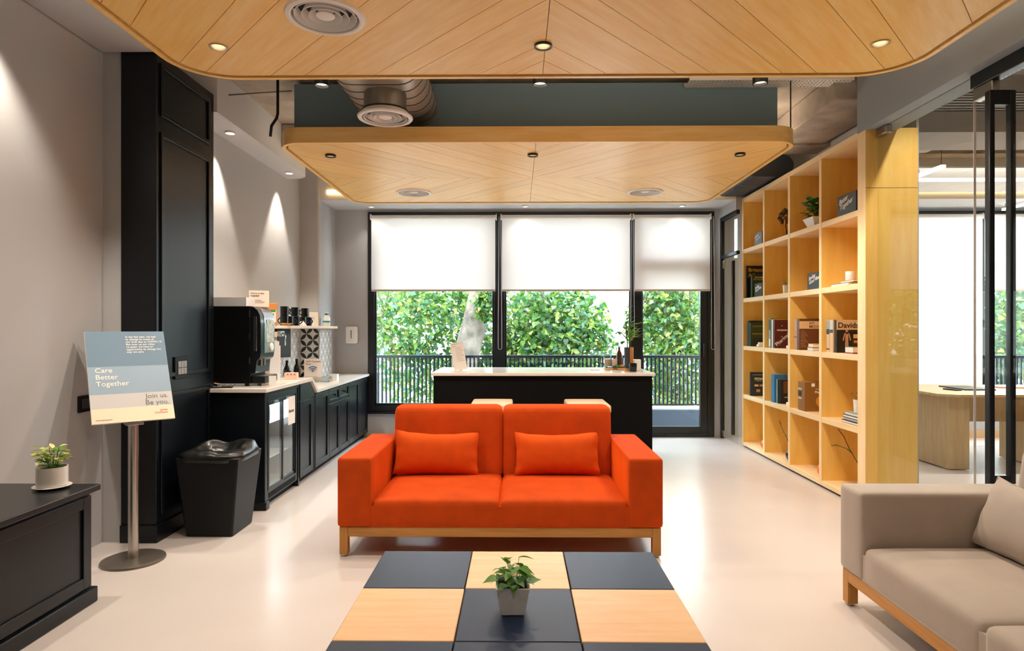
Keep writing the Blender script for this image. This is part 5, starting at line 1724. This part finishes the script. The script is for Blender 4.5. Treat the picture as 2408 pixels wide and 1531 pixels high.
# ================================================================== MEETING ROOM BEYOND THE GLASS
bh = thing('bulkhead', 'boxed ceiling bulkhead with a slatted air grille in the meeting room', None, kind='structure')
bx('lower_box', 3.03, 9.04, 4.95, 5.45, 2.86, 3.02, 'bulk', bh); bx('upper_box', 3.03, 9.04, 4.95, 5.45, 3.17, SLAB, 'bulk', bh)
bx('grille_back', 3.03, 9.04, 5.10, 5.45, 3.02, 3.17, 'vent_dark', bh)
mat('bulk', '#a39a90', .8)
for k in range(7):
    z = 3.03 + .0205 * k
    bx('slat', 3.03, 9.04, 4.955, 5.0, z, z + .007, 'white_metal', bh)
for k in range(4):
    x = 3.3 + 1.1 * k
    bx('louvre_post', x, x + .1, 5.04, 5.08, 3.02, 3.17, 'white_metal', bh)
for lab, x0, x1, y0, y1 in (('linear light running towards the window over the meeting table end', 3.69, 3.73, 5.60, 6.03), ('long linear light crossing over the meeting table', 3.72, 5.55, 6.10, 6.135),
                            ('linear light crossing beyond the door handle', 5.62, 8.6, 6.10, 6.135), ('linear light running to the meeting room window', 5.76, 5.80, 7.0, 7.66)):
    pw_ = 25 * max(x1 - x0, y1 - y0)
    r = led('linear_light', lab, x0, x1, y0, y1, 2.75, 2.775, 'led_white', pw_, NEUT, (max(.03, x1 - x0), max(.03, y1 - y0)))
    for (xx, yy) in (((x0 + x1) / 2, y0 + .03), ((x0 + x1) / 2, y1 - .03)) if (y1 - y0) > (x1 - x0) else ((x0 + .1, (y0 + y1) / 2), (x1 - .1, (y0 + y1) / 2)):
        b = nb(); tube(b, [(xx - (x0 + x1) / 2, yy - (y0 + y1) / 2, .025), (xx - (x0 + x1) / 2, yy - (y0 + y1) / 2, (2.835 if yy > 7.3 else (2.86 if yy > 6.06 else 3.30)) - 2.75)], .003, 5); obj('suspension_wire', b, 'black_metal', r)
cp = thing('ceiling_panel', 'white slatted ceiling panel over the meeting table', 'ceiling panel')
for k in range(24):
    x = 3.1 + .245 * k
    bx('plank', x, x + .242, 6.06, 7.15, 2.86, 2.875, 'white', cp)
rebase(cp, (6, 6.6, 2.86))
pj = thing('projector', 'grey box projector hanging under the bulkhead', 'projector')
bx('case', 3.42, 3.68, 5.62, 5.80, 2.93, 3.0, 'bulk', pj, bevel=.006); bx('stem', 3.54, 3.56, 5.70, 5.72, 3.0, SLAB, 'black_metal', pj)
b = nb(); tube(b, [(3.5, 5.62, 2.965), (3.5, 5.605, 2.965)], .022, 16); obj('lens', b, 'black_plastic', pj)
rebase(pj, (3.55, 5.7, 2.93))
mt = thing('meeting_table', 'pale wood meeting table with slab legs behind the glass', 'table')
b = nb(); prism(b, [(3.98, 6.10), (4.10, 6.0), (6.9, 6.0), (6.9, 7.08), (3.98, 7.08)], .705, .73); obj('top', b, 'table_wood', mt, bevel=.003)
bx('leg_panel', 4.10, 4.30, 6.12, 6.70, 0.008, .705, 'table_wood', mt, bevel=.003)
bx('leg_panel', 5.05, 5.30, 6.2, 6.75, 0.008, .705, 'table_wood', mt, bevel=.003)
bx('modesty_board', 4.30, 5.05, 6.42, 6.46, .42, .66, 'table_wood', mt)
for x in (4.12, 4.28, 5.07, 5.28):
    b = nb(); lathe(b, [(.018, 0), (.018, .009)], 12, (x, 6.2 + .4 * (x > 4.2), 0)); obj('glide', b, 'steel', mt)
rebase(mt, (5.2, 6.5, 0))
for lab, x, y, w, d, m_ in (('thin black folder lying near the meeting table end', 4.62, 6.62, .30, .42, 'b_black'), ('orange folder lying behind the black folder', 5.15, 6.75, .30, .22, 'pack_orange'), ('small black phone near the meeting table end', 4.36, 6.45, .075, .15, 'black_plastic')):
    b = nb(); box(b, -w / 2, w / 2, -d / 2, d / 2, 0, .012)
    put(obj('folder' if 'folder' in lab else 'phone', b, m_, bevel=.003, loc=(x, y, .7305), rot=(0, 0, rnd.uniform(-.3, .3))), lab, 'folder' if 'folder' in lab else 'phone')
bx_ = nb(); box(bx_, 3.03, 9.04, 7.925, 7.949, .0, .09)
struct(obj('baseboard_back', bx_, 'tray_wood'))

# ================================================================== OUTSIDE
b = nb(); box(b, -4, 9.5, 8.1, 9.35, -.25, -.06); struct(obj('floor_balcony', b, 'outside_floor'))
b = nb(); box(b, -4, 9.5, 9.02, 9.35, -.06, .215); struct(obj('wall_balcony_kerb', b, 'kerb'))
b = nb(); box(b, -4, 9.5, 9.0, 9.02, -.06, .20); struct(obj('wall_balcony_face', b, 'outside_floor'))
mat('kerb', '#d5d2cc', .8)
rl = thing('balcony_railing', 'dark steel balcony railing with upright bars', 'railing')
RY = 9.14
bx('top_rail', -3.2, 8.8, RY - .03, RY + .03, .925, .965, 'rail_steel', rl, bevel=.003)
bx('bottom_rail', -3.2, 8.8, RY - .012, RY + .012, .250, .272, 'rail_steel', rl)
mat('rail_steel', '#14202c', .45)
bar_me = None
n_bar = 0
x = -3.15
while x < 8.75:
    if bar_me is None:
        b = nb(); box(b, -.012, .012, -.012, .012, .272, .925); o = obj('baluster', b, 'rail_steel', rl); bar_me = o.data; o.location = (x, RY, 0)
    else:
        o = bpy.data.objects.new('baluster', bar_me); COL.objects.link(o); o.parent = rl; o.location = (x, RY, 0)
    x += .0575; n_bar += 1
for x in (-2.9, -1.75, -.6, .55, 1.70, 1.86, 2.95, 4.2, 5.4, 6.6, 7.8):
    bx('foot_post', x - .014, x + .014, RY - .014, RY + .014, .21, .26, 'rail_steel', rl)
rebase(rl, (2.8, RY, .21))

# pale buildings and ground below
b = nb(); box(b, -40, 60, 9.6, 90, -5.2, -5.0); struct(obj('ground', b, 'outside_wall'))
bd_ = thing('building', 'pale neighbouring building at the window edge', 'building')
bx('wall', -9.0, -3.35, 15, 20, -5, 6.5, 'outside_wall', bd_)
mat('bld_glass', '#8a97a3', .2); mat('bld_dark', '#5b6068', .6)
for z in (-.6, 1.6):
    for x in (-5.2, -4.2):
        f = bx('window', x, x + .7, 14.97, 15.0, z, z + 1.2, 'bld_dark', bd_); bx('pane', x + .05, x + .65, 14.95, 14.97, z + .05, z + 1.15, 'bld_glass', f)
bx('balcony_slab', -6.0, -3.25, 14.2, 15, .55, .70, 'outside_wall', bd_)
rebase(bd_, (-6, 17, -5))
au = thing('air_conditioner', 'outdoor air conditioner unit hung by the neighbouring building', 'air conditioner')
bx('case', -3.35, -2.75, 13.6, 14.0, .40, 1.0, 'poster_grey', au, bevel=.02); bx('bracket', -3.35, -2.75, 13.6, 14.2, .35, .40, 'bld_dark', au); bx('pipe_box', -3.2, -3.0, 13.7, 13.9, -1.6, .35, 'bld_dark', au)
for k in range(6): bx('slat', -3.30, -2.80, 13.585, 13.6, .46 + .085 * k, .50 + .085 * k, 'bld_dark', au)
rebase(au, (-3.05, 13.8, .35))

# trees: trunk, branches, many single leaves, the rest as one foliage part
import numpy as np
def leaf_cloud(name, m, pts, sizes, seed, parent, droop=-.5):
    rg = np.random.default_rng(seed)
    T = np.array([(0, 0, 0), (-.07, .24, .03), (.10, .44, .05), (.40, .42, .02), (.74, .20, -.04), (1, 0, -.1), (.74, -.20, -.04), (.40, -.42, .02), (.10, -.44, .05), (-.07, -.24, .03)], float)
    n = len(pts)
    az = rg.uniform(0, 2 * PI, n); el = rg.normal(droop, .55, n); ro = rg.normal(0, .7, n)
    ca, sa, ce, se, cr, sr = np.cos(az), np.sin(az), np.cos(el), np.sin(el), np.cos(ro), np.sin(ro)
    ex = np.stack([ce * ca, ce * sa, se], 1)
    y0 = np.stack([-sa, ca, np.zeros(n)], 1)
    z0 = np.cross(ex, y0)
    ey = y0 * cr[:, None] + z0 * sr[:, None]; ez = np.cross(ex, ey)
    V = pts[:, None, :] + sizes[:, None, None] * (T[None, :, 0:1] * ex[:, None, :] + T[None, :, 1:2] * ey[:, None, :] + T[None, :, 2:3] * ez[:, None, :])
    V = V.reshape(-1, 3)
    me = bpy.data.meshes.new(name)
    me.vertices.add(len(V)); me.vertices.foreach_set('co', V.ravel())
    base = (np.arange(n) * 10)[:, None]
    quads = np.concatenate([base + np.array([[0, 5, 4, 3, 2, 1]]), base + np.array([[0, 9, 8, 7, 6, 5]])], 1).reshape(-1)
    me.loops.add(len(quads)); me.loops.foreach_set('vertex_index', quads.astype(np.int32))
    nf = 2 * n
    me.polygons.add(nf); me.polygons.foreach_set('loop_start', (np.arange(nf) * 6).astype(np.int32)); me.polygons.foreach_set('loop_total', np.full(nf, 6, np.int32))
    me.update(calc_edges=True); me.validate()
    me.materials.append(MATS[m])
    o = bpy.data.objects.new(name, me); COL.objects.link(o); o.parent = parent; o['kind'] = 'stuff'
    return o
tree_leaf = leaf_mesh('tree_leaf', 'leaf_tree', 1, .42, .12, True)
def tree(label, trunk, blobs, n, single, seed, size=(.08, .14), m='leaf_tree', twigs=10):
    """blobs: (x, y, z, rx, ry, rz, weight)."""
    rg = np.random.default_rng(seed)
    r = thing('tree', label, 'tree', group='trees beyond the balcony')
    pts_t, rad = trunk
    b = nb(); tube(b, pts_t, .1, 14, taper=rad); obj('trunk', b, 'bark', r, smooth=True)
    W = np.array([q[6] for q in blobs], float); W /= W.sum()
    ch = rg.choice(len(blobs), n + single, p=W)
    B = np.array([q[:6] for q in blobs], float)
    d = rg.normal(0, 1, (n + single, 3)); d /= np.linalg.norm(d, axis=1)[:, None]
    q = rg.uniform(.15, 1, n + single) ** .5
    P = B[ch, :3] + d * q[:, None] * B[ch, 3:6]
    S = rg.uniform(size[0], size[1], n + single)
    leaf_cloud('foliage', m, P[single:], S[single:], seed, r)
    # the nearest leaves, each a piece of its own
    order = np.argsort(P[:, 1])
    near = P[order[:single]] if single else []
    for p in near:
        add_leaf(tree_leaf if m == 'leaf_tree' else oval_d, r, tuple(p), rg.uniform(0, 6.28), rg.normal(-.5, .5), float(rg.uniform(*size)) * 1.05, rg.normal(0, .7))
    for k in range(twigs):
        bl = blobs[k % len(blobs)]
        p0 = Vector(bl[:3]) + Vector((rg.uniform(-.6, .6) * bl[3], -bl[4] * .6, bl[5] * .8)); ln = rg.uniform(.8, 1.6)
        p1 = p0 + Vector((rg.normal(0, .15), rg.normal(0, .1), -ln * .5)); p2 = p1 + Vector((rg.normal(0, .25), rg.normal(0, .1), -ln * .5))
        b = nb(); tube(b, [p0, p1, p2], .01, 5, taper=[.012, .009, .004]); obj('twig', b, 'bark_dark', r, smooth=True)
    bz = pts_t[0]
    rebase(r, bz)
    return r
tree('large spreading tree with a pale mottled trunk beyond the balcony',
     ([(-1.25, 11.2, -5.0), (-1.1, 11.2, -1.0), (-.98, 11.2, .1), (-.90, 11.2, .9), (-.76, 11.2, 1.4), (-.62, 11.2, 2.1), (-.2, 11.4, 4.2)], [.30, .27, .24, .23, .22, .20, .14]),
     [(-2.0, 11.6, 1.5, 1.0, .7, .75, 1.5), (-1.6, 11.8, .5, 1.0, .7, .7, 1.2), (-.3, 11.7, .4, .9, .7, .9, 1.5), (-.2, 12.4, 1.5, 1.4, .9, 1.0, 1.8), (.7, 11.5, 1.4, 1.0, .7, .8, 2.2), (.5, 11.8, .5, .9, .7, .6, 1.5),
      (1.25, 11.6, .9, .6, .6, .7, .8), (-1.2, 12.6, -1.0, 1.5, .8, .7, .8), (-1.0, 10.95, .05, .45, .12, .55, .35), (-.5, 10.9, 1.75, .3, .1, .35, .12), (-1.6, 12.6, 2.0, 1.2, .6, .5, 1.0)], 17000, 290, 5, size=(.065, .11), twigs=14)
tree('weeping leafy tree seen through the balcony door',
     ([(2.9, 13.0, -5.0), (2.95, 13.0, 0.0), (3.0, 13.0, 2.5), (3.1, 13.0, 4.5)], [.22, .18, .16, .12]),
     [(2.75, 11.9, 1.5, .75, .6, .9, 1.5), (3.2, 12.3, .6, .8, .6, .8, 1.2), (2.7, 12.1, -.5, .8, .6, .8, .9), (3.5, 12.6, 1.6, .7, .5, .8, .8)], 9500, 200, 9, size=(.06, .10), twigs=10)
tree('dark spiky shrub behind the middle window bay',
     ([(.75, 13.4, -5), (.78, 13.4, -1), (.8, 13.4, .3)], [.12, .10, .05]),
     [(.85, 13.2, .35, .75, .5, .75, 1.5), (.4, 13.2, -.5, .9, .5, .7, 1)], 3000, 60, 11, size=(.12, .26), m='leaf_dark', twigs=4)
tree('light green tree outside the meeting room window',
     ([(7.9, 13.0, -5.0), (7.9, 13.0, 0.0), (7.8, 13.0, 2.5)], [.22, .18, .14]),
     [(9.2, 12.2, 1.4, 1.0, .7, 1.0, 1.5), (9.6, 12.4, .6, 1.1, .7, .8, 1.2), (10.3, 12.4, 1.7, 1.0, .7, .9, 1.0)], 5000, 120, 13, size=(.07, .13), twigs=6)

# ------------------------------------------------------------------ openings for lights and vents in the wooden panels
def cut_holes():
    pans = [o for o in bpy.data.objects if o.name.startswith(('plank', 'backing')) and o.parent and o.parent.name.startswith('ceiling_panel')]
    bpy.context.view_layer.update()
    jobs = {}
    for i, (hx, hy, hz, hr) in enumerate(HOLES):
        for o in pans:
            bb = [o.matrix_world @ Vector(c) for c in o.bound_box]
            if abs(bb[0].z - hz) > .06: continue
            if min(p.x for p in bb) < hx + hr and max(p.x for p in bb) > hx - hr and min(p.y for p in bb) < hy + hr and max(p.y for p in bb) > hy - hr:
                jobs.setdefault(o.name, []).append(i)
    cutters = []
    for hx, hy, hz, hr in HOLES:
        b = nb(); lathe(b, [(hr, -.06), (hr, .12)], 40, (hx, hy, hz)); cutters.append(obj('cutter', b, 'black_matte'))
    for n, ids in jobs.items():
        for i in ids:
            m = bpy.data.objects[n].modifiers.new('hole', 'BOOLEAN'); m.object = cutters[i]; m.operation = 'DIFFERENCE'; m.solver = 'EXACT'
    bpy.context.view_layer.update()
    dg = bpy.context.evaluated_depsgraph_get()
    done = [(bpy.data.objects[n], bpy.data.meshes.new_from_object(bpy.data.objects[n].evaluated_get(dg))) for n in jobs]
    for o, me in done:
        o.modifiers.clear(); o.data = me
    for c in cutters: bpy.data.objects.remove(c, do_unlink=True)
cut_holes()

# ------------------------------------------------------------------ lettering becomes plain mesh
bpy.context.view_layer.update()
_dg = bpy.context.evaluated_depsgraph_get()
_todo = [o for o in bpy.data.objects if o.type == 'FONT']
_new = []
for o in _todo:
    me = bpy.data.meshes.new_from_object(o.evaluated_get(_dg))
    _new.append((o, me))
for o, me in _new:
    n = bpy.data.objects.new('lettering', me)
    COL.objects.link(n)
    n.parent = o.parent
    n.location = o.location; n.rotation_euler = o.rotation_euler; n.scale = o.scale
    if not me.materials:
        me.materials.append(o.data.materials[0])
    bpy.data.objects.remove(o, do_unlink=True)
